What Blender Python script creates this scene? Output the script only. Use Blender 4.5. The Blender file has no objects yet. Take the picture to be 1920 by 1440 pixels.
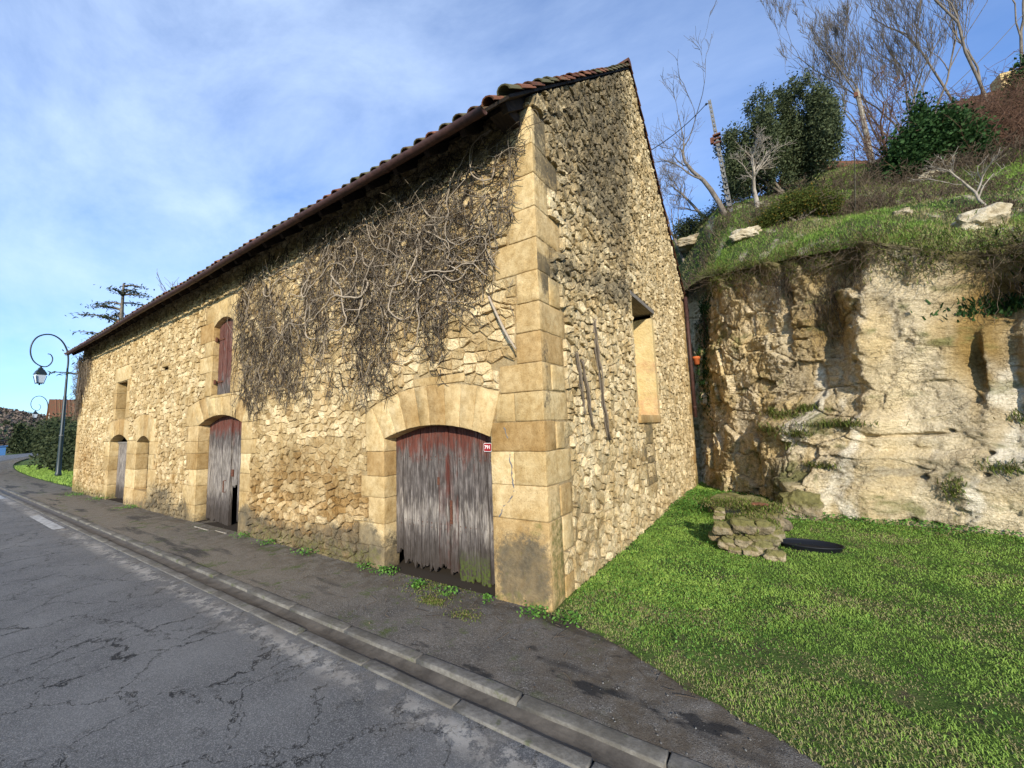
import bpy, bmesh, math, random
import numpy as np
from mathutils import Vector, Matrix, Quaternion
from mathutils.geometry import tessellate_polygon
SC=bpy.context.scene
random.seed(7); RS=np.random.RandomState(7); RAD=math.radians
# ------------------------------------------------------------------ camera, sky, sun, exposure
FPX,YAW,PITCH,ROLL=742.2563,-0.5806,0.1090,-0.0356
CAM=Vector((2.0783,-3.7763,1.9))
fw=Vector((math.sin(YAW)*math.cos(PITCH),math.cos(YAW)*math.cos(PITCH),math.sin(PITCH)))
r0=Vector((math.cos(YAW),-math.sin(YAW),0)); u0=r0.cross(fw)
rt=r0*math.cos(ROLL)+u0*math.sin(ROLL); up=-r0*math.sin(ROLL)+u0*math.cos(ROLL)
cd=bpy.data.cameras.new('camera'); cam=bpy.data.objects.new('camera',cd); SC.collection.objects.link(cam)
cd.sensor_width=36; cd.lens=FPX/1920*36; cd.clip_start=.05; cd.clip_end=2500
M=Matrix((rt,up,-fw)).transposed().to_4x4(); M.translation=CAM; cam.matrix_world=M
SC.camera=cam
SUN_EL,SUN_AZ=RAD(21),RAD(32)      # azimuth measured from the facade's outward normal (-Y) towards the gable (+X)
sdir=Vector((math.sin(SUN_AZ)*math.cos(SUN_EL),-math.cos(SUN_AZ)*math.cos(SUN_EL),math.sin(SUN_EL)))
W=bpy.data.worlds.new('World'); SC.world=W; W.use_nodes=True
def build_world():
    nt=W.node_tree; N=nt.nodes; L=nt.links; N.clear()
    out=N.new('ShaderNodeOutputWorld'); bg=N.new('ShaderNodeBackground'); bg.inputs['Strength'].default_value=.11
    sky=N.new('ShaderNodeTexSky'); sky.sky_type='NISHITA'; sky.sun_disc=False
    sky.sun_elevation=SUN_EL; sky.sun_rotation=math.atan2(sdir.x,sdir.y); sky.air_density=1.0; sky.dust_density=.3; sky.ozone_density=2.2
    tc=N.new('ShaderNodeTexCoord'); mp=N.new('ShaderNodeMapping'); mp.inputs['Rotation'].default_value=(0,0,RAD(-25)); mp.inputs['Scale'].default_value=(1.0,2.6,3.4)
    L.new(tc.outputs['Generated'],mp.inputs['Vector'])
    n1=N.new('ShaderNodeTexNoise'); n1.inputs['Scale'].default_value=1.25; n1.inputs['Detail'].default_value=7; n1.inputs['Roughness'].default_value=.62; n1.inputs['Distortion'].default_value=.35
    L.new(mp.outputs[0],n1.inputs['Vector'])
    sp=N.new('ShaderNodeSeparateXYZ'); L.new(tc.outputs['Generated'],sp.inputs[0])
    r1=N.new('ShaderNodeMapRange'); r1.inputs['From Min'].default_value=.32; r1.inputs['From Max'].default_value=.72; r1.inputs['To Min'].default_value=.18; r1.inputs['To Max'].default_value=.72
    L.new(n1.outputs['Fac'],r1.inputs['Value'])
    # veil is thicker towards the west (-X) of the sky, thinner at the very horizon
    r2=N.new('ShaderNodeMapRange'); r2.inputs['From Min'].default_value=.45; r2.inputs['From Max'].default_value=-.95; r2.inputs['To Min'].default_value=.16; r2.inputs['To Max'].default_value=1.0
    L.new(sp.outputs['X'],r2.inputs['Value'])
    r3=N.new('ShaderNodeMapRange'); r3.inputs['From Min'].default_value=.055; r3.inputs['From Max'].default_value=.17; r3.inputs['To Min'].default_value=.12; r3.inputs['To Max'].default_value=1.0
    L.new(sp.outputs['Z'],r3.inputs['Value'])
    m1=N.new('ShaderNodeMath'); m1.operation='MULTIPLY'; L.new(r1.outputs[0],m1.inputs[0]); L.new(r2.outputs[0],m1.inputs[1])
    m2=N.new('ShaderNodeMath'); m2.operation='MULTIPLY'; L.new(m1.outputs[0],m2.inputs[0]); L.new(r3.outputs[0],m2.inputs[1])
    g=N.new('ShaderNodeMix'); g.data_type='RGBA'; g.blend_type='MULTIPLY'; g.inputs['Factor'].default_value=1
    g.inputs['B'].default_value=(.86,1.24,1.78,1)
    L.new(sky.outputs[0],g.inputs['A'])
    mx=N.new('ShaderNodeMix'); mx.data_type='RGBA'; L.new(m2.outputs[0],mx.inputs['Factor']); L.new(g.outputs['Result'],mx.inputs['A'])
    mx.inputs['B'].default_value=(6.4,7.9,10.3,1)
    L.new(mx.outputs['Result'],bg.inputs['Color']); L.new(bg.outputs[0],out.inputs['Surface'])
build_world()
sl=bpy.data.lights.new('sun','SUN'); sl.energy=4.6; sl.angle=RAD(.6); sl.color=(1,.93,.80)
so=bpy.data.objects.new('sun',sl); SC.collection.objects.link(so); so.rotation_euler=sdir.to_track_quat('Z','Y').to_euler()
SC.render.engine='CYCLES'
SC.view_settings.view_transform='Standard'; SC.view_settings.look='None'; SC.view_settings.gamma=1; SC.view_settings.use_curve_mapping=False
SC.view_settings.exposure=0.45
# ------------------------------------------------------------------ helpers
def tag(o,label=None,cat=None,group=None,kind=None):
    if label: o['label']=label
    if cat: o['category']=cat
    if group: o['group']=group
    if kind: o['kind']=kind
    return o
def empty(name,loc=(0,0,0),rz=0):
    o=bpy.data.objects.new(name,None); o.location=loc; o.rotation_euler=(0,0,rz); o.empty_display_size=.2
    SC.collection.objects.link(o); return o
WORLD={}
def link(name,me,mat=None,parent=None,smooth=True):
    if mat is not None and not me.materials: me.materials.append(mat)
    o=bpy.data.objects.new(name,me); SC.collection.objects.link(o)
    if parent is not None:
        o.parent=parent
        # geometry is given in world coordinates: undo the chain's location
        v=Vector((0,0,0)); q=parent
        while q is not None: v+=q.location; q=q.parent
        o.location=-v
    return o
def mesh(name,V,Fc,mat=None,parent=None,smooth=True,col=None):
    """V (n,3) world coordinates, Fc list of tuples or an (m,k) array, col (n,4) attribute st"""
    me=bpy.data.meshes.new(name); V=np.asarray(V,dtype=np.float32)
    if isinstance(Fc,np.ndarray):
        k=Fc.shape[1]; m=len(Fc)
        me.vertices.add(len(V)); me.vertices.foreach_set('co',V.ravel())
        me.loops.add(m*k); me.loops.foreach_set('vertex_index',Fc.ravel().astype(np.int32))
        me.polygons.add(m); me.polygons.foreach_set('loop_start',(np.arange(m)*k).astype(np.int32)); me.polygons.foreach_set('loop_total',np.full(m,k,dtype=np.int32))
        me.update(calc_edges=True)
    else:
        me.from_pydata(V.tolist(),[],Fc)
    if smooth: me.polygons.foreach_set('use_smooth',np.ones(len(me.polygons),dtype=bool))
    if col is not None:
        a=me.attributes.new('st','FLOAT_COLOR','POINT'); a.data.foreach_set('color',np.asarray(col,dtype=np.float32).ravel())
    me.update()
    return link(name,me,mat,parent)
class MB:
    """collects several shapes into one mesh"""
    def __init__(s): s.V=[]; s.F=[]; s.C=[]
    def add(s,V,F,c=(0.5,0,0,1)):
        b=len(s.V); s.V+= [tuple(v) for v in V]; s.F+=[tuple(i+b for i in f) for f in F]
        s.C+= [c]*len(V) if not isinstance(c,list) else c
    def box(s,x0,x1,y0,y1,z0,z1,c=(0.5,0,0,1)):
        V=[(x,y,z) for z in (z0,z1) for y in (y0,y1) for x in (x0,x1)]
        s.add(V,[(0,2,3,1),(4,5,7,6),(0,1,5,4),(2,6,7,3),(0,4,6,2),(1,3,7,5)],c)
    def tube(s,P,R,n=6,c=(0.5,0,0,1),cap=True):
        P=[Vector(p) for p in P]; V=[]; F=[]
        if not hasattr(R,'__len__'): R=[R]*len(P)
        a=None
        for i,p in enumerate(P):
            t=(P[min(i+1,len(P)-1)]-P[max(i-1,0)]); t=t.normalized() if t.length>1e-9 else Vector((0,0,1))
            if a is None: a=t.orthogonal().normalized()
            a=(a-t*a.dot(t)); a=a.normalized() if a.length>1e-6 else t.orthogonal().normalized()
            b=t.cross(a)
            for k in range(n):
                w=2*math.pi*k/n; V.append(p+(a*math.cos(w)+b*math.sin(w))*R[i])
        for i in range(len(P)-1):
            for k in range(n):
                k2=(k+1)%n; F.append((i*n+k,i*n+k2,(i+1)*n+k2,(i+1)*n+k))
        if cap: F+= [tuple(range(n))[::-1],tuple((len(P)-1)*n+k for k in range(n))]
        s.add(V,F,c)
    def lathe(s,c0,prof,n=12,c=(0.5,0,0,1),rot=0,sq=False):
        V=[];F=[]
        for r,z in prof:
            for k in range(n):
                w=2*math.pi*k/n+rot; V.append((c0[0]+r*math.cos(w),c0[1]+r*math.sin(w),c0[2]+z))
        for i in range(len(prof)-1):
            for k in range(n):
                k2=(k+1)%n; F.append((i*n+k,i*n+k2,(i+1)*n+k2,(i+1)*n+k))
        F+= [tuple(range(n))[::-1],tuple((len(prof)-1)*n+k for k in range(n))]
        s.add(V,F,c)
    def build(s,name,mat,parent=None,smooth=False): return mesh(name,s.V,s.F,mat,parent,smooth,s.C)
# numpy noise ------------------------------------------------------
PERM=RS.rand(256,256).astype(np.float32)
def vnoise(x,y,seed=0):
    x=np.asarray(x,dtype=np.float64)+seed*17.31; y=np.asarray(y,dtype=np.float64)+seed*9.77
    xi=np.floor(x).astype(int); yi=np.floor(y).astype(int); fx=x-xi; fy=y-yi
    fx=fx*fx*(3-2*fx); fy=fy*fy*(3-2*fy)
    g=lambda i,j: PERM[i&255,j&255]
    return (g(xi,yi)*(1-fx)+g(xi+1,yi)*fx)*(1-fy)+(g(xi,yi+1)*(1-fx)+g(xi+1,yi+1)*fx)*fy
def fbm(x,y,o=4,seed=0,lac=2.03,gain=.5):
    s=0;a=1;t=0
    for i in range(o): s=s+a*vnoise(x*lac**i,y*lac**i,seed+i*3); t+=a; a*=gain
    return s/t
def worley(x,y,seed=0):
    x=np.asarray(x,float);y=np.asarray(y,float); xi=np.floor(x).astype(int); yi=np.floor(y).astype(int)
    f1=np.full(x.shape,9.);f2=np.full(x.shape,9.);cid=np.zeros(x.shape); dx1=np.zeros(x.shape); dy1=np.zeros(x.shape)
    for a in (-1,0,1):
        for b in (-1,0,1):
            i=xi+a;j=yi+b
            px=i+PERM[(i+seed*13)&255,j&255]; py=j+PERM[(i+71)&255,(j+seed*7+31)&255]
            d=np.hypot(px-x,py-y); c=PERM[(i+101+seed)&255,(j+57)&255]
            n=d<f1; f2=np.where(n,f1,np.minimum(f2,d)); cid=np.where(n,c,cid); dx1=np.where(n,x-px,dx1); dy1=np.where(n,y-py,dy1); f1=np.where(n,d,f1)
    return f1,f2,cid,dx1,dy1
def sst(a,b,x): t=np.clip((x-a)/(b-a),0,1); return t*t*(3-2*t)
def blob(x,y,cx,cy,rx,ry): return np.exp(-(((x-cx)/rx)**2+((y-cy)/ry)**2))
def P(px,py,Y=None,X=None,Z=None):
    """the point of the place that stands at depth Y (or X, or height Z) on the sight line of pixel px,py of the photograph"""
    d=fw+rt*((px-960)/FPX)-up*((py-720)/FPX)
    t=(Y-CAM.y)/d.y if Y is not None else ((X-CAM.x)/d.x if X is not None else (Z-CAM.z)/d.z)
    return CAM+d*t
def topx(p):
    d=Vector(p)-CAM; k=d.dot(fw)
    return 960+FPX*d.dot(rt)/k, 720-FPX*d.dot(up)/k, k
# ------------------------------------------------------------------ materials
class NT:
    def __init__(s,name,rough=.9,spec=.25):
        s.m=bpy.data.materials.new(name); s.m.use_nodes=True; s.t=s.m.node_tree; s.N=s.t.nodes; s.L=s.t.links
        s.b=s.N['Principled BSDF']; s.b.inputs['Roughness'].default_value=rough; s.b.inputs['Specular IOR Level'].default_value=spec
        s.geo=s.N.new('ShaderNodeNewGeometry'); s.pos=s.geo.outputs['Position']
    def attr(s,name='st'):
        a=s.N.new('ShaderNodeAttribute'); a.attribute_name=name; q=s.N.new('ShaderNodeSeparateColor'); s.L.new(a.outputs['Color'],q.inputs[0]); return q.outputs[0],q.outputs[1],q.outputs[2],a.outputs['Alpha']
    def colattr(s,name='st'):
        a=s.N.new('ShaderNodeAttribute'); a.attribute_name=name; return a.outputs['Color']
    def map(s,sc=(1,1,1),rot=(0,0,0),vec=None):
        m=s.N.new('ShaderNodeMapping'); m.inputs['Scale'].default_value=sc; m.inputs['Rotation'].default_value=rot; s.L.new(vec or s.pos,m.inputs['Vector']); return m.outputs[0]
    def noise(s,scale,detail=4,rough=.55,vec=None,dist=0):
        n=s.N.new('ShaderNodeTexNoise'); n.inputs['Scale'].default_value=scale; n.inputs['Detail'].default_value=detail; n.inputs['Roughness'].default_value=rough; n.inputs['Distortion'].default_value=dist
        s.L.new(vec or s.pos,n.inputs['Vector']); return n.outputs['Fac']
    def vor(s,scale,feature='F1',vec=None,out='Distance'):
        n=s.N.new('ShaderNodeTexVoronoi'); n.feature=feature; n.inputs['Scale'].default_value=scale; s.L.new(vec or s.pos,n.inputs['Vector']); return n.outputs[out]
    def rng(s,v,a,b,c=0,d=1):
        n=s.N.new('ShaderNodeMapRange'); s.L.new(v,n.inputs['Value'])
        for k,x in zip(('From Min','From Max','To Min','To Max'),(a,b,c,d)): n.inputs[k].default_value=x
        return n.outputs[0]
    def math(s,op,a,b=None):
        n=s.N.new('ShaderNodeMath'); n.operation=op
        for i,x in enumerate((a,b)):
            if x is None: continue
            if isinstance(x,(int,float)): n.inputs[i].default_value=x
            else: s.L.new(x,n.inputs[i])
        return n.outputs[0]
    def mix(s,f,a,b,mode='MIX'):
        n=s.N.new('ShaderNodeMix'); n.data_type='RGBA'; n.blend_type=mode
        for k,x in (('Factor',f),('A',a),('B',b)):
            if isinstance(x,(int,float)): n.inputs[k].default_value=x
            elif isinstance(x,tuple): n.inputs[k].default_value=x if len(x)==4 else x+(1,)
            else: s.L.new(x,n.inputs[k])
        return n.outputs['Result']
    def xyz(s):
        n=s.N.new('ShaderNodeSeparateXYZ'); s.L.new(s.pos,n.inputs[0]); return n.outputs
    def bump(s,h,strength=.5,dist=.01,prev=None):
        n=s.N.new('ShaderNodeBump'); n.inputs['Strength'].default_value=strength; n.inputs['Distance'].default_value=dist; s.L.new(h,n.inputs['Height'])
        if prev: s.L.new(prev,n.inputs['Normal'])
        return n.outputs[0]
    def end(s,col=None,nrm=None,rough=None):
        if col is not None:
            if isinstance(col,tuple): s.b.inputs['Base Color'].default_value=col if len(col)==4 else col+(1,)
            else: s.L.new(col,s.b.inputs['Base Color'])
        if nrm is not None: s.L.new(nrm,s.b.inputs['Normal'])
        if rough is not None: s.L.new(rough,s.b.inputs['Roughness'])
        return s.m
def m_stone(name,ca,cb,bs=1.0,fine=1.0):
    s=NT(name,.93,.12); r,dk,ms,br=s.attr()
    c=s.mix(r,ca,cb)
    c=s.mix(s.rng(s.noise(2.3,5),.35,.7),c,s.mix(1.0,c,(.80,.72,.58),'MULTIPLY'))
    c=s.mix(s.rng(s.noise(11,6,.7),.38,.68,0,.9),c,s.mix(1.0,c,(.66,.60,.50),'MULTIPLY'))
    c=s.mix(s.rng(s.noise(1.1,4),.52,.66,0,.55),c,s.mix(1.0,c,(.72,.70,.66),'MULTIPLY'))
    c=s.mix(s.rng(s.noise(5,6,.75,s.map((1.6,1.6,.35))),.56,.72,0,.55),c,s.mix(1.0,c,(.62,.52,.36),'MULTIPLY'))
    c=s.mix(s.rng(s.noise(38,3),.52,.75,0,.6),c,s.mix(1.0,c,(1.22,1.2,1.16),'MULTIPLY'))
    c=s.mix(s.rng(s.noise(4.2,7,.78,s.map((1,1,.6))),.56,.68,0,.5),c,s.mix(1.0,c,(.55,.50,.42),'MULTIPLY')); pits=s.rng(s.noise(85,2,.6),.56,.72,0,.7); c=s.mix(pits,c,s.mix(1.0,c,(.5,.44,.36),'MULTIPLY'))
    # browner, rust stained stones (alpha channel)
    c=s.mix(br,c,s.mix(1.0,c,(.62,.50,.36),'MULTIPLY'))
    n=s.math('ADD',s.math('MULTIPLY',s.noise(24,5,.8),.55),s.math('MULTIPLY',s.noise(5,6,.75),.45))
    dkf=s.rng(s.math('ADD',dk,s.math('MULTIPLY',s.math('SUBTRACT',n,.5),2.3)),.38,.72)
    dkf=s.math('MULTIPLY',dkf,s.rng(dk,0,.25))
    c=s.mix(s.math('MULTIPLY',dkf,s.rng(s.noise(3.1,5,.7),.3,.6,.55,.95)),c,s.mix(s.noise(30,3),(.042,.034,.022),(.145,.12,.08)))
    n2=s.noise(14,5,.7)
    mf=s.math('MULTIPLY',s.rng(s.math('ADD',ms,s.math('MULTIPLY',s.math('SUBTRACT',n2,.5),1.2)),.4,.7),s.rng(ms,0,.2))
    c=s.mix(s.math('MULTIPLY',mf,.85),c,s.mix(s.noise(21,3),(.085,.085,.025),(.20,.175,.055)))
    h=s.math('ADD',s.math('MULTIPLY',s.noise(16,5,.65),1.0),s.math('MULTIPLY',s.noise(70,3,.6),.35*fine))
    return s.end(c,s.bump(h,.8*bs,.02))
STONE=m_stone('rubble_limestone',(.50,.38,.20),(.84,.69,.43),2.0)
STONEG=m_stone('gable_limestone',(.44,.35,.20),(.82,.69,.45),2.0)
ASH=m_stone('dressed_limestone',(.50,.37,.185),(.72,.57,.325),.8,1)
MORT=m_stone('lime_mortar',(.36,.28,.16),(.50,.40,.24),1.8)
ROCKM=m_stone('pale_rock',(.38,.33,.23),(.62,.56,.43),1.8)
def m_wood(name,red_z,pale0,pale1,zbot,redamt=1.0):
    s=NT(name,.85,.2); r,dk,ms,a=s.attr(); X=s.xyz(); z=X[2]
    gv=s.map((1,1,.045)); g=s.noise(90,5,.65,gv); g2=s.noise(22,5,.6,s.map((1,1,.16)))
    c=s.mix(s.rng(g,.36,.66),(.035,.028,.023),(.27,.232,.205))
    c=s.mix(s.rng(s.noise(9,5,.7,s.map((1,1,.5))),.42,.6,0,.6),c,(.05,.040,.034))
    c=s.mix(s.rng(g2,.35,.7,0,.7),c,s.mix(1.0,c,(.45,.40,.38),'MULTIPLY'))
    w=s.math('ADD',z,s.math('MULTIPLY',s.math('SUBTRACT',g2,.5),.9))
    pale=s.math('MULTIPLY',s.rng(w,pale0,pale0+.2),s.rng(w,pale1+.15,pale1)); pale=s.math('MULTIPLY',pale,s.rng(s.noise(14,4,.7,s.map((1,1,.25))),.4,.55,.25,1))
    c=s.mix(s.math('MULTIPLY',pale,.75),c,s.mix(s.rng(g,.36,.62),(.07,.052,.04),(.46,.40,.33)))
    rn=s.noise(7,5,.7,s.map((1,1,.35)))
    rw=s.math('ADD',z,s.math('MULTIPLY',s.math('SUBTRACT',rn,.5),1.3))
    rf=s.math('MULTIPLY',s.rng(rw,red_z-.12,red_z+.12),s.rng(s.noise(40,5,.7,s.map((1,1,.2))),.36,.5,.35,1))
    rf=s.math('MAXIMUM',rf,s.math('MULTIPLY',dk,s.rng(rn,.42,.6)))
    c=s.mix(s.math('MULTIPLY',rf,.9*redamt),c,s.mix(s.rng(g,.3,.7),(.055,.014,.010),(.19,.055,.033)))
    bot=s.rng(s.math('ADD',z,s.math('MULTIPLY',s.math('SUBTRACT',g2,.5),.9)),zbot+.62,zbot+.2)
    c=s.mix(s.math('MULTIPLY',bot,.7),c,(.03,.021,.014))
    c=s.mix(s.math('MULTIPLY',ms,s.rng(s.noise(25,4),.4,.55)),c,(.07,.09,.015))
    h=s.math('ADD',g,s.math('MULTIPLY',g2,.6))
    return s.end(c,s.bump(h,1,.014))
WOOD1=m_wood('weathered_red_door_wood',1.62,.50,.86,.0)
WOOD2=m_wood('weathered_grey_door_wood',2.02,.5,1.6,.0)
WOODW=m_wood('weathered_shutter_wood',3.2,0,.1,-2,.85)
WOOD3=m_wood('bleached_door_wood',3.9,.3,2.1,.0)
def m_simple(name,ca,cb,scale=8,rough=.85,spec=.25,bump=.4,bd=.01,metal=0,stretch=(1,1,1),detail=5):
    s=NT(name,rough,spec); n=s.noise(scale,detail,.6,s.map(stretch)); s.b.inputs['Metallic'].default_value=metal
    c=s.mix(s.rng(n,.3,.7),ca,cb); return s.end(c,s.bump(n,bump,bd))
RAFT=m_simple('dark_rafter_wood',(.014,.010,.008),(.05,.036,.027),30,stretch=(1,.2,1))
BEAM=m_simple('grey_lintel_wood',(.09,.075,.06),(.27,.24,.20),40,stretch=(1,.08,1))
GUT=m_simple('brown_painted_gutter',(.030,.014,.011),(.075,.034,.026),14,.6,.3,.15,.004)
DARKM=m_simple('dark_green_cast_iron',(.010,.018,.018),(.022,.032,.034),20,.4,.5,.1,.002)
GLASSM=NT('frosted_lantern_glass',.3,.5); GLASSM=GLASSM.end((.62,.66,.70))
PLATE=NT('red_enamel',.3,.5).end((.26,.008,.012)); WHITE=NT('white_enamel',.35,.5).end((.8,.8,.78))
RUST=m_simple('rusty_iron',(.06,.022,.012),(.16,.06,.03),50,.8,.3)
BLACKP=NT('black_plastic',.5,.3).end((.008,.009,.011))
INNER=NT('dark_barn_interior_wall',1,.0).end((.05,.04,.03))
CONC=m_simple('grey_pole_concrete',(.10,.095,.085),(.20,.19,.17),9)
def m_tile():
    s=NT('terracotta_roof_tile',.85,.2); r,dk,ms,a=s.attr()
    c=s.mix(r,(.10,.034,.018),(.25,.10,.05)); n=s.noise(18,5,.7)
    c=s.mix(s.rng(n,.45,.7),c,(.06,.04,.03))
    c=s.mix(s.rng(s.math('ADD',s.noise(6,5,.7),s.math('MULTIPLY',ms,.5)),.62,.8,0,.85),c,(.10,.10,.05))
    return s.end(c,s.bump(n,.6,.008))
TILE=m_tile()
def m_vine():
    s=NT('dead_vine_bark',.9,.15); r,dk,ms,a=s.attr(); n=s.noise(60,3)
    c=s.mix(r,(.038,.027,.018),(.42,.34,.25)); c=s.mix(s.rng(n,.35,.7,0,.6),c,s.mix(1.0,c,(.5,.47,.42),'MULTIPLY')); return s.end(c,s.bump(n,.5,.004))
VINE=m_vine()
def m_bark(name,ca,cb):
    s=NT(name,.92,.12); r,dk,ms,a=s.attr(); n=s.noise(14,5,.65,s.map((1,1,.3))); c=s.mix(s.rng(n,.3,.7),ca,cb)
    c=s.mix(s.rng(s.noise(2.5,4),.5,.7,0,.6),c,s.mix(1.0,c,(.6,.6,.45),'MULTIPLY')); return s.end(c,s.bump(n,.7,.02))
BARK=m_bark('grey_brown_bark',(.085,.068,.052),(.25,.21,.165)); BARKP=m_bark('pale_bark',(.16,.13,.10),(.42,.37,.30)); BARKR=m_bark('reddish_twigs',(.10,.055,.035),(.21,.12,.08))
def m_leaf(name,ca,cb,cc=None):
    s=NT(name,.7,.12); r,dk,ms,a=s.attr(); c=s.mix(r,ca,cb)
    if cc: c=s.mix(dk,c,cc)
    m=s.end(c); tr=s.N.new('ShaderNodeBsdfTranslucent'); s.L.new(c,tr.inputs['Color']); mx=s.N.new('ShaderNodeMixShader'); mx.inputs[0].default_value=.28
    out=[n for n in s.N if n.type=='OUTPUT_MATERIAL'][0]; s.L.new(s.b.outputs[0],mx.inputs[1]); s.L.new(tr.outputs[0],mx.inputs[2]); s.L.new(mx.outputs[0],out.inputs['Surface'])
    return m
LEAFD=m_leaf('dark_evergreen_leaf',(.018,.030,.012),(.085,.10,.045))
LEAFO=m_leaf('oak_leaf',(.03,.045,.02),(.13,.15,.07))
LEAFY=m_leaf('yew_leaf',(.035,.055,.012),(.12,.14,.028),(.26,.16,.03))
LEAFI=m_leaf('ivy_leaf',(.012,.035,.010),(.055,.11,.03))
LEAFG=m_leaf('weed_leaf',(.05,.13,.018),(.17,.33,.06))
GRASS=m_leaf('grass_blade',(.10,.21,.028),(.34,.49,.09),(.36,.28,.15))
MOSS=m_leaf('moss_and_herb',(.06,.09,.014),(.20,.24,.05),(.27,.20,.10))
DRY=m_leaf('dry_bramble',(.06,.042,.028),(.24,.18,.12),(.30,.24,.16))
# ------------------------------------------------------------------ ground, road, gutter channel
def yoff(x): return np.where(np.asarray(x)<-26,.00155*(np.asarray(x,float)+26)**2,0.)
def strip(name,y0,y1,z,mat,xs,ny=2,zf=None,kind='structure'):
    ys=np.linspace(0,1,ny); X=np.repeat(xs,ny); T=np.tile(ys,len(xs)); Y=y0+(y1-y0)*T+yoff(X); Z=np.full(len(X),z) if zf is None else zf(X,y0+(y1-y0)*T)
    n=len(xs); i=np.arange(n-1)[:,None]*ny+np.arange(ny-1)[None,:]; i=i.ravel()
    Fq=np.stack([i,i+ny,i+ny+1,i+1],1)
    o=mesh(name,np.stack([X,Y,Z],1),Fq,mat,None,True); tag(o,kind=kind); return o
def m_asphalt():
    s=NT('old_cracked_asphalt',.88,.3); X=s.xyz()
    n=s.noise(1.1,5,.6); fine=s.noise(190,3,.7); agg=s.vor(150,out='Color'); 
    q=s.N.new('ShaderNodeSeparateColor'); s.L.new(agg,q.inputs[0]); ag=q.outputs[0]
    c=s.mix(s.rng(n,.3,.72),(.095,.094,.092),(.18,.177,.170))
    c=s.mix(s.rng(s.noise(.45,4,.6,s.map((.35,1.3,1))),.4,.65,0,.6),c,(.10,.10,.103))
    c=s.mix(s.rng(ag,.5,1,0,.7),c,(.30,.29,.27)); c=s.mix(s.rng(fine,.35,.5,.75,0),c,(.018,.018,.018))
    c=s.mix(s.rng(s.vor(34),.05,.13,.9,0),c,(.30,.29,.27))
    # cracks: warped cell borders in patches
    nv=s.N.new('ShaderNodeTexNoise'); nv.inputs['Scale'].default_value=2.6; nv.inputs['Detail'].default_value=6; nv.inputs['Roughness'].default_value=.7; s.L.new(s.pos,nv.inputs['Vector'])
    vm=s.N.new('ShaderNodeVectorMath'); vm.operation='MULTIPLY_ADD'; vm.inputs[1].default_value=(.75,.75,0); s.L.new(nv.outputs['Color'],vm.inputs[0]); s.L.new(s.pos,vm.inputs[2])
    e=s.vor(1.35,'DISTANCE_TO_EDGE',vm.outputs[0]); e2=s.vor(4.6,'DISTANCE_TO_EDGE',vm.outputs[0])
    br=s.noise(6,4,.7)
    k1=s.math('MULTIPLY',s.rng(e,.004,.011,1,0),s.rng(br,.40,.50)); k2=s.math('MULTIPLY',s.rng(e2,.008,.026,1,0),s.rng(s.noise(1.7,4,.7),.54,.64))
    k=s.math('MAXIMUM',k1,s.math('MULTIPLY',k2,.8)); c=s.mix(s.math('MULTIPLY',k,.9),c,(.012,.012,.012))
    # worn pale line and dirt along the kerb
    wn=s.noise(9,6,.75); band=s.math('MULTIPLY',s.rng(X[1],-1.86,-1.74),s.rng(X[1],-1.58,-1.66))
    wp=s.math('MULTIPLY',band,s.rng(s.math('ADD',wn,s.math('MULTIPLY',s.noise(.55,2),.55)),.74,.82))
    c=s.mix(s.math('MULTIPLY',wp,.85),c,(.40,.37,.32))
    dirt=s.math('MULTIPLY',s.rng(X[1],-2.1,-1.6),s.rng(s.noise(3,5,.7),.4,.62)); dirt=s.math('MULTIPLY',dirt,s.rng(X[1],-1.2,-1.5)); c=s.mix(s.math('MULTIPLY',dirt,.6),c,(.15,.13,.105))
    h=s.math('SUBTRACT',s.math('ADD',fine,s.math('MULTIPLY',ag,.5)),s.math('MULTIPLY',k,2.2))
    return s.end(c,s.bump(h,.9,.008))
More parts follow.
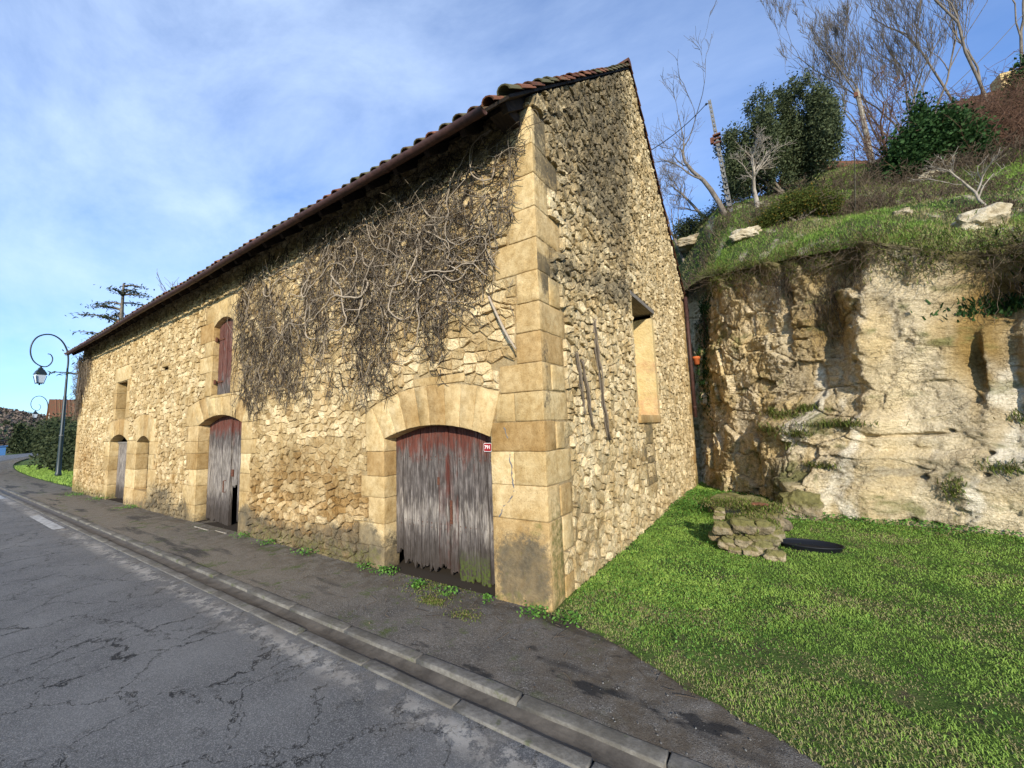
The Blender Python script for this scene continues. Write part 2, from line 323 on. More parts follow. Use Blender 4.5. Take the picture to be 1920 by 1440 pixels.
def m_side():
    s=NT('gritty_sidewalk',.92,.2); X=s.xyz()
    n=s.noise(1.6,6,.65); ag=s.vor(95,out='Color'); q=s.N.new('ShaderNodeSeparateColor'); s.L.new(ag,q.inputs[0]); ag=q.outputs[0]; fine=s.noise(120,3,.7)
    c=s.mix(s.rng(n,.35,.65),(.10,.088,.074),(.205,.178,.145))
    c=s.mix(s.rng(X[0],-1.5,-4.0),c,s.mix(s.noise(5,5,.7),(.12,.10,.07),(.30,.25,.185)))
    c=s.mix(s.rng(ag,.6,1,0,.6),c,(.25,.235,.205)); c=s.mix(s.rng(fine,.36,.5,.8,0),c,(.02,.018,.016))
    c=s.mix(s.rng(s.vor(26),.05,.12,1,0),c,(.46,.43,.38)); c=s.mix(s.rng(s.vor(61),.10,.2,.8,0),c,(.36,.33,.28))
    c=s.mix(s.math('MULTIPLY',s.rng(X[0],-.6,.8),s.rng(s.noise(3,5,.7),.42,.58,0,.7)),c,s.mix(s.noise(22,4),(.05,.035,.022),(.13,.10,.065)))
    # black patching tar
    t=s.noise(1.5,4,.6,s.map((.28,1.7,1))); c=s.mix(s.rng(t,.55,.63,0,.75),c,(.030,.028,.027))
    t=s.noise(2.4,4,.6,s.map((.6,1.2,1))); c=s.mix(s.math('MULTIPLY',s.rng(t,.57,.62,0,.85),s.rng(X[0],-1.9,-.9)),c,(.018,.018,.019))
    # moss and dirt near the wall
    w=s.math('MULTIPLY',s.rng(X[1],-.85,-.15),s.rng(s.noise(4,5,.7),.42,.58)); c=s.mix(s.math('MULTIPLY',w,.7),c,s.mix(s.noise(17,4),(.045,.032,.02),(.13,.095,.055)))
    m=s.math('MULTIPLY',s.rng(s.noise(2.2,6,.75),.555,.64),s.rng(X[0],1.2,-.4)); c=s.mix(s.math('MULTIPLY',m,.75),c,s.mix(s.noise(30,3),(.04,.06,.012),(.12,.15,.03)))
    h=s.math('ADD',s.math('ADD',fine,s.math('MULTIPLY',ag,.8)),s.math('MULTIPLY',n,3))
    return s.end(c,s.bump(h,1,.010))
def m_soil(name='turf_soil'):
    s=NT(name,.95,.1); c=s.mix(s.rng(s.noise(2.2,6,.7),.35,.65),(.045,.075,.016),(.09,.14,.03)); c=s.mix(s.rng(s.noise(7,5,.7),.5,.7),c,(.10,.075,.045)); return s.end(c,s.bump(s.noise(30,5,.7),1,.03))
ROAD=m_asphalt(); SIDE=m_side(); SOIL=m_soil()
s=NT('worn_kerb_concrete',.92,.15); n_=s.noise(22,8,.7); c=s.mix(s.rng(n_,.3,.7),(.11,.10,.085),(.235,.215,.18)); c=s.mix(s.rng(s.noise(2.1,6,.7),.42,.6,0,.75),c,(.085,.075,.058)); c=s.mix(s.rng(s.noise(3.3,6,.75),.56,.66,0,.8),c,(.07,.08,.03)); KERB=s.end(c,s.bump(n_,.9,.008)); CHAN=m_simple('muddy_channel',(.045,.037,.028),(.13,.11,.085),6,.7,.35,.8,.02,detail=8)
PAINT=m_simple('worn_white_road_paint',(.16,.155,.145),(.52,.51,.48),9,.8,.3,.3,.003,detail=9)
xs=np.concatenate([np.linspace(-230,-60,60),np.linspace(-58,-24,50),np.linspace(-23.5,9,120),np.linspace(10,60,20)])
g=1200.
gx=np.array([-g,-300,-150,-60,-20,20,60,150,300,g]); gy=gx
V=[(x,y,-.12) for x in gx for y in gy]; n=len(gx)
tag(mesh('ground',V,[(i*n+j,(i+1)*n+j,(i+1)*n+j+1,i*n+j+1) for i in range(n-1) for j in range(n-1)],SOIL),kind='structure')
road=strip('road',-8.6,-1.55,-.03,ROAD,xs,24,lambda X,Y:-.03+.012*fbm(X*.6,Y*.6,3,5)-.006)
strip('sidewalk',-1.21,.25,0,SIDE,xs[xs<4.5],14,lambda X,Y:-.004+.022*(fbm(X*1.3,Y*1.9,4,2)-.5)*sst(-1.21,-1.05,Y))
ch=strip('gutter_channel',-1.46,-1.31,-.06,CHAN,xs,6,lambda X,Y:-.040+.018*np.abs((Y+1.385)/.075)**2*.6+.012*(fbm(X*3,Y*20,3,9)-.5))
def kerb_stone(x0,x1,y0,y1,zt,tilt):
    bm=bmesh.new(); g0=.006
    nx=max(2,int((x1-x0)/.25)); 
    vs=[]
    for i in range(nx+1):
        x=x0+g0+(x1-x0-2*g0)*i/nx; o=float(yoff(x))
        for (y,z) in ((y0,-.11),(y0,zt+tilt),(y1,zt-tilt),(y1,-.11)):
            vs.append(bm.verts.new((x,y+o+random.uniform(-.002,.002),z+(random.uniform(-.002,.002) if z>-.1 else 0))))
    for i in range(nx):
        for k in range(3): bm.faces.new((vs[i*4+k],vs[i*4+4+k],vs[i*4+5+k],vs[i*4+1+k]))
    bm.faces.new(vs[3::-1][:4]); bm.faces.new(vs[-4:])
    bmesh.ops.recalc_face_normals(bm,faces=bm.faces[:])
    ed=[e for e in bm.edges if all(v.co.z>-.1 for v in e.verts)]
    bmesh.ops.bevel(bm,geom=ed,offset=.009,segments=2,affect='EDGES',profile=.6,clamp_overlap=True)
    me=bpy.data.meshes.new('kerb_stone'); bm.to_mesh(me); bm.free()
    for pq in me.polygons: pq.use_smooth=True
    return link('kerb_stone',me,KERB,ch)
x=3.4; k=0
while x>-34:
    l=1.0 if x>-12 else 2.0
    kerb_stone(x-l,x,-1.31,-1.205,.002+random.uniform(-.008,.008),random.uniform(-.004,.004))
    kerb_stone(x-l-.37,x-.37,-1.565,-1.46,-.019+random.uniform(-.006,.006),random.uniform(-.004,.004)); x-=l
kf=strip('kerb',-1.31,-1.205,.01,KERB,xs[xs<-33.5],2); kn=strip('kerb_edge',-1.565,-1.46,-.012,KERB,xs[xs<-33.5],2)
# painted dashes on the road edge
for i,(x0,x1) in enumerate(((-14.8,-11.6),(-25,-21.5),(-36,-32.5),(-48,-44))):
    xx=np.linspace(x0,x1,8); o=strip('road_stripe',-1.86 if i else -1.84,-1.66,-.018,PAINT,xx,2)
o=strip('road_stripe',-7.0,-6.85,-.018,PAINT,xs[(xs<4)],2)
# lawn beside the gable -------------------------------------------------
EDGE=[(-.2,-.02),(.1,-.05),(.45,-.2),(.9,-.37),(1.42,-.56),(1.8,-.73),(2.17,-.9),(2.8,-1.05),(4,-1.12),(12,-1.15)]
def edge_y(x): return np.interp(x,[e[0] for e in EDGE],[e[1] for e in EDGE])
def lawn_z(x,y):
    z=.03*sst(0,.5,y-edge_y(x))+.05*(fbm(x*.9,y*.9,4,3)-.5)*sst(0,1.2,y-edge_y(x))
    z=z+.04*sst(3.6,5.6,y)*sst(.8,2.2,x)     # rises a little under the cliff
    return z
nx,ny=150,130; gx=np.linspace(.0,12,nx); T=np.linspace(0,1,ny)
X=np.repeat(gx,ny); E=edge_y(X)+.26*(fbm(X*2.6,X*0+3,4,6)-.45); Y=E+(11-E)*np.tile(T**1.3,nx)
i=(np.arange(nx-1)[:,None]*ny+np.arange(ny-1)[None,:]).ravel()
lw=mesh('lawn_soil',np.stack([X,Y,lawn_z(X,Y)+.004],1),np.stack([i,i+ny,i+ny+1,i+1],1),SOIL); tag(lw,kind='structure')
# ------------------------------------------------------------------ the barn
barn=empty('stone_barn',(-11,4.6,0)); tag(barn,'long two-storey barn of yellow rubble limestone with red plank doors and tiled roof','barn')
BL,BW=21.6,9.24
def roofz(y): return 5.85+.875*y if y<BW/2 else 5.85+.875*(BW-y)
def clip(poly,nx,ny,c):   # keep points with nx*x+ny*y<=c
    out=[]; m=len(poly)
    for i in range(m):
        a=poly[i]; b=poly[(i+1)%m]; da=nx*a[0]+ny*a[1]-c; db=nx*b[0]+ny*b[1]-c
        if da<=0: out.append(a)
        if da*db<0: t=da/(da-db); out.append((a[0]+(b[0]-a[0])*t,a[1]+(b[1]-a[1])*t))
    return out
def area(p): return .5*sum(p[i][0]*p[(i+1)%len(p)][1]-p[(i+1)%len(p)][0]*p[i][1] for i in range(len(p)))
def cells(seeds,aniso,R,bound,cuts):
    S=[(a,b*aniso) for a,b in seeds]; H={}
    for k,(a,b) in enumerate(S): H.setdefault((int(a//R),int(b//R)),[]).append(k)
    out=[]
    for k,(a,b) in enumerate(S):
        ci,cj=int(a//R),int(b//R); nb=[]
        for i in (-1,0,1):
            for j in (-1,0,1): nb+=H.get((ci+i,cj+j),[])
        nb=sorted((((S[m][0]-a)**2+(S[m][1]-b)**2),m) for m in nb if m!=k)
        poly=[(a-R,b-R),(a+R,b-R),(a+R,b+R),(a-R,b+R)]
        for d2,m in nb[:22]:
            x2,y2=S[m]; mx,my=(a+x2)/2,(b+y2)/2; dx,dy=x2-a,y2-b
            rad=max((p[0]-a)**2+(p[1]-b)**2 for p in poly)
            if d2>4*rad: break
            poly=clip(poly,dx,dy,mx*dx+my*dy)
            if len(poly)<3: break
        if len(poly)<3: continue
        poly=[(p[0],p[1]/aniso) for p in poly]; s=(a,b/aniso)
        for (nx_,ny_,c) in bound:
            poly=clip(poly,nx_,ny_,c)
            if len(poly)<3: break
        if len(poly)<3: continue
        ok=True
        for cp in cuts:
            if max(p[0] for p in poly)<cp[1] or min(p[0] for p in poly)>cp[2] or max(p[1] for p in poly)<cp[3] or min(p[1] for p in poly)>cp[4]: continue
            best=None; q=cp[0]
            for i in range(len(q)):
                x0,y0=q[i]; x1,y1=q[(i+1)%len(q)]; ex,ey=x1-x0,y1-y0; l=math.hypot(ex,ey)
                nx_,ny_=ey/l,-ex/l; d=(s[0]-x0)*nx_+(s[1]-y0)*ny_
                if best is None or d>best[0]: best=(d,nx_,ny_,nx_*x0+ny_*y0)
            if best[0]<.005: ok=False; break
            poly=clip(poly,-best[1],-best[2],-best[3]-.008)
            if len(poly)<3: ok=False; break
        if ok and len(poly)>=3 and area(poly)>.0012: out.append(poly)
    return out
def mkcut(q):
    if area(q)<0: q=q[::-1]
    return (q,min(a for a,b in q),max(a for a,b in q),min(b for a,b in q),max(b for a,b in q))
def stone_mesh(poly,gap,H,rough,to3,colf):
    jm=.6+rough
    cx=sum(p[0] for p in poly)/len(poly); cy=sum(p[1] for p in poly)/len(poly)
    # chaikin once, then jitter
    q=[]
    for i in range(len(poly)):
        a=poly[i]; b=poly[(i+1)%len(poly)]; t=random.uniform(.07,.2)
        q.append((a[0]+(b[0]-a[0])*t,a[1]+(b[1]-a[1])*t)); q.append((b[0]+(a[0]-b[0])*t,b[1]+(a[1]-b[1])*t))
    q2=[]
    for i in range(len(q)):
        a=q[i]; b=q[(i+1)%len(q)]; l=math.hypot(b[0]-a[0],b[1]-a[1])
        if l<.010: continue
        m=max(1,int(l/.06)); 
        for k in range(m): q2.append((a[0]+(b[0]-a[0])*k/m,a[1]+(b[1]-a[1])*k/m))
    q=q2; n=len(q)
    if n<4: return None
    size=math.sqrt(abs(area(poly)))
    q=[(x-(x-cx)/max(1e-6,math.hypot(x-cx,y-cy))*gap*random.uniform(.4,1.7),y-(y-cy)/max(1e-6,math.hypot(x-cx,y-cy))*gap*random.uniform(.4,1.7)) for x,y in q]
    tx,ty=random.gauss(0,rough*.55),random.gauss(0,rough*.55)
    ox,oy=random.uniform(-.12,.12)*size,random.uniform(-.12,.12)*size
    V=[];F=[]
    for sc,h,jt in ((1.02,-.03,0),(.985,H*.55,.16),(.90,H*.90,.20),(.52,H*.98,.20)):
        for x,y in q:
            u=cx+(x-cx)*sc+(ox if sc<.9 else 0)*(1-sc); v=cy+(y-cy)*sc+(oy if sc<.9 else 0)*(1-sc)
            hh=h+(random.gauss(0,jt*jm)*H if h>0 else 0)+((x-cx)*sc*tx+(y-cy)*sc*ty if h>0 else 0)
            V.append((u,v,max(hh,-.03)))
    V.append((cx+ox,cy+oy,H*(1+random.gauss(0,.1))))
    for r in range(3):
        for i in range(n):
            j=(i+1)%n; F.append((r*n+i,r*n+j,(r+1)*n+j,(r+1)*n+i))
    for i in range(n): F.append((3*n+i,3*n+(i+1)%n,4*n))
    c=colf(cx,cy)
    return [to3(*v) for v in V],F,[colf(v[0],v[1],c) for v in V],(cx,cy)
ALLST=[]   # (pixel area, verts, faces, cols, wall)
def rubble(seeds,aniso,R,bound,cuts,gapf,Hf,rough,to3,colf,wall):
    for poly in cells(seeds,aniso,R,bound,cuts):
        cx=sum(p[0] for p in poly)/len(poly); cy=sum(p[1] for p in poly)/len(poly)
        r=stone_mesh(poly,gapf(cx,cy),Hf(cx,cy),rough,to3,colf)
        if r is None: continue
        px,py,k=topx(to3(r[3][0],r[3][1],0)); n=Vector((0,-1,0)) if wall=='F' else Vector((1,0,0))
        d=Vector(to3(r[3][0],r[3][1],0))-CAM; ca=abs(d.normalized().dot(n)); a=abs(area(poly))*ca/k**2
        ALLST.append((a,r[0],r[1],r[2],wall))
# --- facade openings: name, xl, xr, z0, z spring, z apex, depth
OP={'d1':(-2.61,-.72,-.05,1.80,1.965,.21),'d2':(-9.28,-7.06,-.05,2.20,2.40,.21),'w2':(-8.66,-7.66,2.86,4.47,4.62,.15),
    'd3':(-16.68,-14.75,-.05,1.90,2.12,.22),'w3':(-13.82,-12.68,.48,1.86,2.03,.38),'w4':(-16.3,-15.15,2.40,3.84,3.84,.5)}
def arc(o,n=10):
    xl,xr,z0,zs,za,d=o; return [(xr+(xl-xr)*i/n,zs+(za-zs)*(1-(2*i/n-1)**2)) for i in range(n+1)]
def hole(o): xl,xr,z0,zs,za,d=o; return [(xl,z0),(xr,z0)]+arc(o)
# wall stains, plus eave shade painted into the facade, in wall coordinates
def colF(u,v,base=None):
    if base is None:
        rr=random.random(); br=max(0,random.gauss(.05,.18))
        low=float(sst(1.75,1.0,v+.25*math.sin(u*1.7)))*(1 if u>-7 else .35)
        br=min(1,br+low*random.uniform(.15,.95)+(.5*math.exp(-((u+20)/1.3)**2-((v-1.4)/.6)**2)))
        g=0.
        if -7<u<-2.9 and .85<v<1.75: rr*=.45
        return (rr,br)
    rr,br=base
    dk=.75*math.exp(-((u+11.6)/1.5)**2-((v-.45)/.42)**2)+.5*math.exp(-((u+6.5)/1.1)**2-((v-.2)/.28)**2)+.6*math.exp(-((u+3.5)/.9)**2-((v-.3)/.22)**2)
    dk+=.35*math.exp(-((u+20.3)/1.2)**2-((v-1.5)/.6)**2)+.5*float(sst(.35,.05,v))+.4*math.exp(-((u+10.2)/.5)**2-((v-2.5)/.4)**2)+.4*math.exp(-((u+14.6)/.8)**2-((v-2.3)/.35)**2)
    dk+=.55*float(sst(4.9,5.35,v))+.55*math.exp(-((u+2.95)/.3)**2-((v-.42)/.28)**2)+.5*math.exp(-((u+9.9)/.25)**2-((v-.25)/.3)**2)+.4*math.exp(-((u+6.75)/.35)**2-((v-.3)/.3)**2)+(.35*float(sst(.75,.2,v)) if -7<u<-2.6 else .12*float(sst(.6,.2,v)))+(.16*float(sst(1.75,1.3,v)) if -7<u<-2.9 else 0)  # first term: band under the eave, staining plus eave shadow painted into the colour
    ms=.5*float(sst(.62,.12,v))*(1 if -6.5<u<-2.7 or u<-16 else .35)+.3*math.exp(-((u+20.8)/1.0)**2-((v-.5)/.4)**2)
    return (rr,min(dk,1),min(ms,1),br)
def colG(u,v,base=None):
    if base is None:
        rr=random.random(); br=max(0,random.gauss(.02,.12)); return (rr,min(1,br))
    rr,br=base
    w=.55*math.sin(u*1.3+v*.7)
    # grey lichen: upper gable and the run-off band beneath the collapsed patch
    dk=.58*float(sst(3.2,5.2,v+w*.4))*float(sst(5.4,3.0,u))
    dk+=.30*float(sst(5,8,v))
    dk+=.55*math.exp(-((v-(3.75+.12*u))/.34)**2)*float(sst(3.7,3.1,u))
    dk+=.22*math.exp(-((u-2.3)/.9)**2-((v-5.9)/.8)**2)
    dk+=.6*math.exp(-((u-4.1)/.35)**2-((v-1.7)/.35)**2)
    ms=.35*float(sst(.45,.1,v))+.45*math.exp(-((u-9.1)/.25)**2)*float(sst(3.5,1.5,v))+.24*float(sst(3.8,7,v))+.6*math.exp(-((u-4.2)/.4)**2-((v-1.8)/.2)**2)
    return (rr,min(dk,1),min(ms,1),br)
F3=lambda u,v,h:(u,-h,v)
G3=lambda u,v,h:(h,u,v)
# --- dressed blocks
front=None
def wall_sheet(name,outline,holes,to3,colf,mat,parent,step=.28):
    loops=[[Vector((a,b,0)) for a,b in outline]]+[[Vector((a,b,0)) for a,b in h] for h in holes]
    pts=[p for l in loops for p in l]; tri=tessellate_polygon(loops)
    V=[to3(p.x,p.y,0) for p in pts]; 
    bm=bmesh.new(); vs=[bm.verts.new(v) for v in V]
    for t in tri:
        try: bm.faces.new([vs[i] for i in t])
        except ValueError: pass
    for _ in range(5):
        ed=[e for e in bm.edges if e.calc_length()>step*1.6]
        if not ed: break
        bmesh.ops.subdivide_edges(bm,edges=ed,cuts=1,use_grid_fill=False); bmesh.ops.triangulate(bm,faces=bm.faces[:])
    bm.normal_update()
    me=bpy.data.meshes.new(name); bm.to_mesh(me); bm.free()
    a=me.attributes.new('st','FLOAT_COLOR','POINT')
    for i,v in enumerate(me.vertices):
        u_=v.co.x if to3 is F3 else v.co.y; c=colf(u_,v.co.z,(.5,.1)); a.data[i].color=c
    return link(name,me,mat,parent)
outlineF=[(-BL,-.1),(0,-.1),(0,5.8),(-BL,5.8)]
GW=(3.6,5.05,2.05,4.28)      # gable window y0,y1,z0,z1
N1=(3.86,4.40,1.24,1.50); N2=(3.9,4.38,.86,1.14)
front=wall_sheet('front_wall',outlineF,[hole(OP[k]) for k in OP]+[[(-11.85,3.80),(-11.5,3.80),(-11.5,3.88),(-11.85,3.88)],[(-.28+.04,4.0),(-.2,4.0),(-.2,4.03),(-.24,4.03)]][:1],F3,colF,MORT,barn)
outG=[(0,-.1),(BW,-.1),(BW,5.80),(BW/2,roofz(BW/2)-.08),(0,5.80)]
rc=lambda a:[(a[0],a[2]),(a[1],a[2]),(a[1],a[3]),(a[0],a[3])]
gable=wall_sheet('gable_wall',outG,[rc(GW),rc(N1),rc(N2)],G3,colG,MORT,barn)
mb=MB(); mb.box(-BL,-BL+.3,0,BW,-.1,5.7); mb.box(-BL,0,BW-.3,BW,-.1,5.75); mb.build('rear_wall',MORT,barn)
mb=MB(); mb.box(-BL+.3,-.5,1.6,1.62,0,5.6); mb.box(-BL+.3,-.5,.02,1.6,-.02,.0); mb.build('inner_wall',INNER,barn)
mb=MB(); mb.add([(-BL,0.0,5.8),(-BL,BW,5.8),(-BL,BW/2,roofz(BW/2)-.08)],[(0,1,2)]); mb.build('far_gable_wall',MORT,barn)
BLK=[]
def block(name,x0,x1,y0,y1,z0,z1,parent,colf,chip=.010,mat=ASH,axis='F',pts=None,r=None):
    """a dressed stone with worn arrises; pts = polygon in (u,z) extruded in depth instead of a box"""
    bm=bmesh.new(); g=.0022
    if pts is None:
        q=[(x0+g,z0+g),(x1-g,z0+g),(x1-g,z1-g),(x0+g,z1-g)]
    else:
        if area(pts)<0: pts=pts[::-1]
        mx=sum(p[0] for p in pts)/len(pts); mz=sum(p[1] for p in pts)/len(pts)
        q=[(p[0]-g*(1 if p[0]>mx else -1),p[1]-g*(1 if p[1]>mz else -1)) for p in pts]
    a=[bm.verts.new((p[0],y0,p[1])) for p in q]; b=[bm.verts.new((p[0],y1,p[1])) for p in q]
    bm.faces.new(a); bm.faces.new(b[::-1]); n=len(q)
    for i in range(n): bm.faces.new((a[i],b[i],b[(i+1)%n],a[(i+1)%n]))
    bmesh.ops.recalc_face_normals(bm,faces=bm.faces[:])
    bmesh.ops.bevel(bm,geom=bm.edges[:],offset=chip*random.uniform(.6,1.2),segments=2,affect='EDGES',profile=.5,clamp_overlap=True)
    for _ in range(4):
        ed=[e for e in bm.edges if e.calc_length()>.13]
        if ed: bmesh.ops.subdivide_edges(bm,edges=ed,cuts=1,use_grid_fill=True)
    sd=random.random()*50
    for v in bm.verts:
        v.co.y+=random.gauss(0,.0012)+.008*(float(PERM[int(v.co.x*9+sd)&255,int(v.co.z*9+sd)&255])-.5)*.6; v.co.x+=random.gauss(0,.0018); v.co.z+=random.gauss(0,.0018)
    if axis=='G':
        for v in bm.verts: v.co=Vector((-v.co.y,v.co.x,v.co.z))
    me=bpy.data.meshes.new(name); bm.to_mesh(me); bm.free()
    at=me.attributes.new('st','FLOAT_COLOR','POINT'); r=random.uniform(0,1) if r is None else r; brn=max(0,random.gauss(.18,.22))
    for i,v in enumerate(me.vertices):
        c=colf(v.co.x if axis=='F' else v.co.y,v.co.z,(r,brn)) if colf is not colQ else colQ(v.co,r,brn)
        at.data[i].color=c
    me.polygons.foreach_set('use_smooth',np.ones(len(me.polygons),dtype=bool))
    return link(name,me,mat,parent)
def colQ(co,r,brn):
    x,y,z=co
    on_g=x>-.004 and y>0
    dk=0;ms=0
    if not on_g:
        dk=1.1*math.exp(-(max(0,abs(x+.33)-.16)/.22)**2-(max(0,abs(z-.34)-.16)/.20)**2)+.25*math.exp(-((x+.3)/.4)**2-((z-.78)/.12)**2)+.12*math.exp(-((x+.1)/.2)**2-((z-1.5)/.3)**2)
        ms=.30*float(sst(1.0,.5,z))+.62*math.exp(-((x+.12)/.13)**2-((z-.83)/.10)**2)+.25*float(sst(.15,.0,z))
    else:
        dk=.9*float(sst(3.2,3.6,z))*float(sst(4.05,3.75,z))*float(sst(.45,.2,y))+.75*float(sst(4.5,5.0,z))+.55*float(sst(3.4,2.6,z))*float(sst(1.6,2.2,z))*float(sst(.22,.12,y))
        ms=.38*float(sst(1.4,.7,z))+.2; r=min(1,r*.5+.55)
    return (r,min(dk,1),min(ms,1),min(1,brn))
cutsF=[];cutsG=[]
ZC=[-.08,.89,1.26,1.63,1.96,2.29,2.61,2.96,3.30,3.66,4.05,4.42,4.83,5.2,5.66]
QF=[[-.72],[-.72],[-.72,-.40],[-.70],[-.63,-.37],[-.56],[-.32],[-.31],[-.28],[-.58],[-.37],[-.36],[-.30],[-.33]]
QG=[.30,.28,.60,.25,.57,.2,.54,.61,.24,.3,.58,.3,.6,.33]
for i in range(14):
    z0,z1=ZC[i],ZC[i+1]; b=QF[i]+[0.017]
    for k in range(len(b)-1):
        last=k==len(b)-2
        block('quoin_stone',b[k],b[k+1]-(.008 if last else 0),-.014-random.uniform(0,.006),QG[i] if last else .24,z0,z1,barn,colQ,.014)
    cutsF.append(mkcut([(b[0],z0),(.2,z0),(.2,z1),(b[0],z1)])); cutsG.append(mkcut([(-.2,z0),(QG[i],z0),(QG[i],z1),(-.2,z1)]))
# second stones beside short quoins on the gable
for (y0,y1,z0,z1) in ((.30,.53,-.05,.25),(.30,.56,.52,.89),(.25,.45,1.64,1.95),(.2,.54,2.3,2.6),(.24,.5,3.3,3.64),(.28,.58,.9,1.24)):
    block('quoin_stone',y0,y1,-.018,.2,z0,z1,barn,colG,.016,axis='G'); cutsG.append(mkcut([(y0,z0),(y1,z0),(y1,z1),(y0,z1)]))
# far corner quoins, facade
z=-.08;i=0
while z<5.5:
    h=random.uniform(.28,.4); w=.35 if i%2 else .6
    block('quoin_stone',-BL-.02,-BL+w,-.022,.3,z,min(z+h,5.6),barn,colF,.014); cutsF.append(mkcut([(-BL-.3,z),(-BL+w,z),(-BL+w,z+h),(-BL-.3,z+h)])); z+=h;i+=1
# rear corner quoins, gable
z=-.08;i=0
while z<5.5:
    h=random.uniform(.28,.4); w=.3 if i%2 else .5
    block('quoin_stone',BW-w,BW+.02,-.022,.3,z,min(z+h,5.6),barn,colG,.014,axis='G'); cutsG.append(mkcut([(BW-w,z),(BW+.3,z),(BW+.3,z+h),(BW-w,z+h)])); z+=h;i+=1
def vouss(o,exl,exr,ezl,eza,ezr,n,name='arch_stone'):
    xl,xr,z0,zs,za,d=o
    iz=lambda t:zs+(za-zs)*(1-(2*t-1)**2); ix=lambda t:xl+(xr-xl)*t
    ox=lambda t:exl+(exr-exl)*t; oz=lambda t:(ezl*(1-t)+ezr*t)+(eza-(ezl+ezr)/2)*(1-(2*t-1)**2)
    jt=[0]+[(k+random.uniform(-.13,.13))/n for k in range(1,n)]+[1]
    for k in range(n):
        a,b=jt[k],jt[k+1]; m=(a+b)/2
        pts=[(ix(a),iz(a)),(ix(m),iz(m)),(ix(b),iz(b)),(ox(b),oz(b)+random.uniform(-.01,.01)),(ox(a),oz(a)+random.uniform(-.01,.01))]
        block(name,0,0,-.019-random.uniform(0,.006),d+.05,0,0,barn,colF,.007,pts=pts,r=random.uniform(.35,.75))
        cutsF.append(mkcut([(ix(a),iz(a)-.02),(ix(b),iz(b)-.02),(ox(b),oz(b)),(ox(a),oz(a))]))
def jamb(side,x,courses,d,name='jamb_stone'):
    for (z0,z1,w) in courses:
        a,b=(x-w,x) if side=='L' else (x,x+w)
        block(name,a,b,-.018-random.uniform(0,.006),d+.05,z0,z1,barn,colF,.011); cutsF.append(mkcut([(a,z0),(b,z0),(b,z1),(a,z1)]))
vouss(OP['d1'],-2.88,-.57,2.27,2.50,2.32,8)
block('springer_stone',0,0,-.026,.26,0,0,barn,colF,.01,pts=[(-3.02,1.62),(-2.61,1.62),(-2.61,1.80),(-2.885,2.26),(-3.02,2.18)]); cutsF.append(mkcut([(-3.02,1.62),(-2.61,1.62),(-2.61,1.8),(-2.88,2.26),(-3.02,2.18)]))
jamb('L',-2.61,[(-.05,.30,.34),(.30,.61,.56),(.61,.97,.35),(.97,1.27,.52),(1.27,1.62,.38)],.21)
block('lintel_stone',-2.0,-1.1,-.02,.2,2.49,2.60,barn,colF); cutsF.append(mkcut([(-2.,2.45),(-1.1,2.45),(-1.1,2.6),(-2.,2.6)]))
vouss(OP['d2'],-9.75,-6.75,2.72,2.86,2.66,7)
block('springer_stone',0,0,-.026,.26,0,0,barn,colF,.01,pts=[(-10.1,2.2),(-9.28,2.2),(-9.75,2.72),(-10.0,2.66)]); cutsF.append(mkcut([(-10.1,2.2),(-9.28,2.2),(-9.75,2.72),(-10,2.66)]))
jamb('L',-9.28,[(-.1,.36,.5),(.36,.80,.8),(.80,1.17,.45),(1.17,1.55,.62),(1.55,1.83,.75),(1.83,2.2,.62)],.21)
jamb('R',-7.06,[(-.1,.42,.42),(.42,.82,.42),(.82,1.17,.5),(1.17,1.57,.42),(1.57,1.85,.62),(1.85,2.2,.45)],.21)
block('springer_stone',0,0,-.026,.26,0,0,barn,colF,.01,pts=[(-7.06,2.2),(-6.6,2.2),(-6.62,2.68),(-6.75,2.68)]); cutsF.append(mkcut([(-7.06,2.2),(-6.6,2.2),(-6.62,2.68),(-6.75,2.68)]))
vouss(OP['w2'],-8.95,-7.4,5.02,5.12,5.0,3)
jamb('L',-8.66,[(2.86,3.42,.35),(3.42,3.8,.72),(3.8,4.15,.45),(4.15,4.6,.75),(4.6,5.0,.45)],.22)
jamb('R',-7.66,[(2.86,3.3,.6),(3.3,3.78,.35),(3.78,4.2,.6),(4.2,4.6,.4),(4.6,5.0,.38)],.22)
vouss(OP['d3'],-17.1,-14.55,2.5,2.62,2.5,4)
jamb('L',-16.68,[(-.1,.46,.5),(.46,.95,.35),(.95,1.4,.6),(1.4,1.9,.5)],.22)
jamb('R',-14.75,[(-.1,.5,.93),(.5,1.05,.93),(1.05,1.5,.93),(1.5,1.9,.93)],.22)
vouss(OP['w3'],-14.2,-12.4,2.55,2.66,2.5,4)
jamb('R',-12.68,[(.2,.62,.45),(.62,1.1,.7),(1.1,1.5,.4),(1.5,1.86,.65),(1.86,2.5,.45)],.38)
block('sill_stone',-13.82,-12.68,-.03,.4,.02,.48,barn,colF); cutsF.append(mkcut([(-13.82,0),(-12.68,0),(-12.68,.48),(-13.82,.48)]))
jamb('L',-16.3,[(2.62,3.0,.22),(3.0,3.5,.35),(3.5,3.86,.22)],.5); jamb('R',-15.15,[(2.62,3.1,.35),(3.1,3.5,.22),(3.5,3.86,.35)],.5)
block('lintel_stone',-16.55,-14.9,-.03,.5,3.86,4.35,barn,colF); cutsF.append(mkcut([(-16.55,3.84),(-14.9,3.84),(-14.9,4.35),(-16.55,4.35)]))
block('sill_stone',-8.68,-7.64,-.03,.25,2.80,2.855,barn,colF,.008)
for k,o in OP.items():
    cutsF.append(mkcut([(o[0],o[2]-.2),(o[1],o[2]-.2),(o[1],o[3]),(o[0],o[3])]))
    cutsF.append(mkcut([(o[0],o[3]-.02),(o[1],o[3]-.02),((o[0]+o[1])/2+.3,o[4]),((o[0]+o[1])/2-.3,o[4])]))
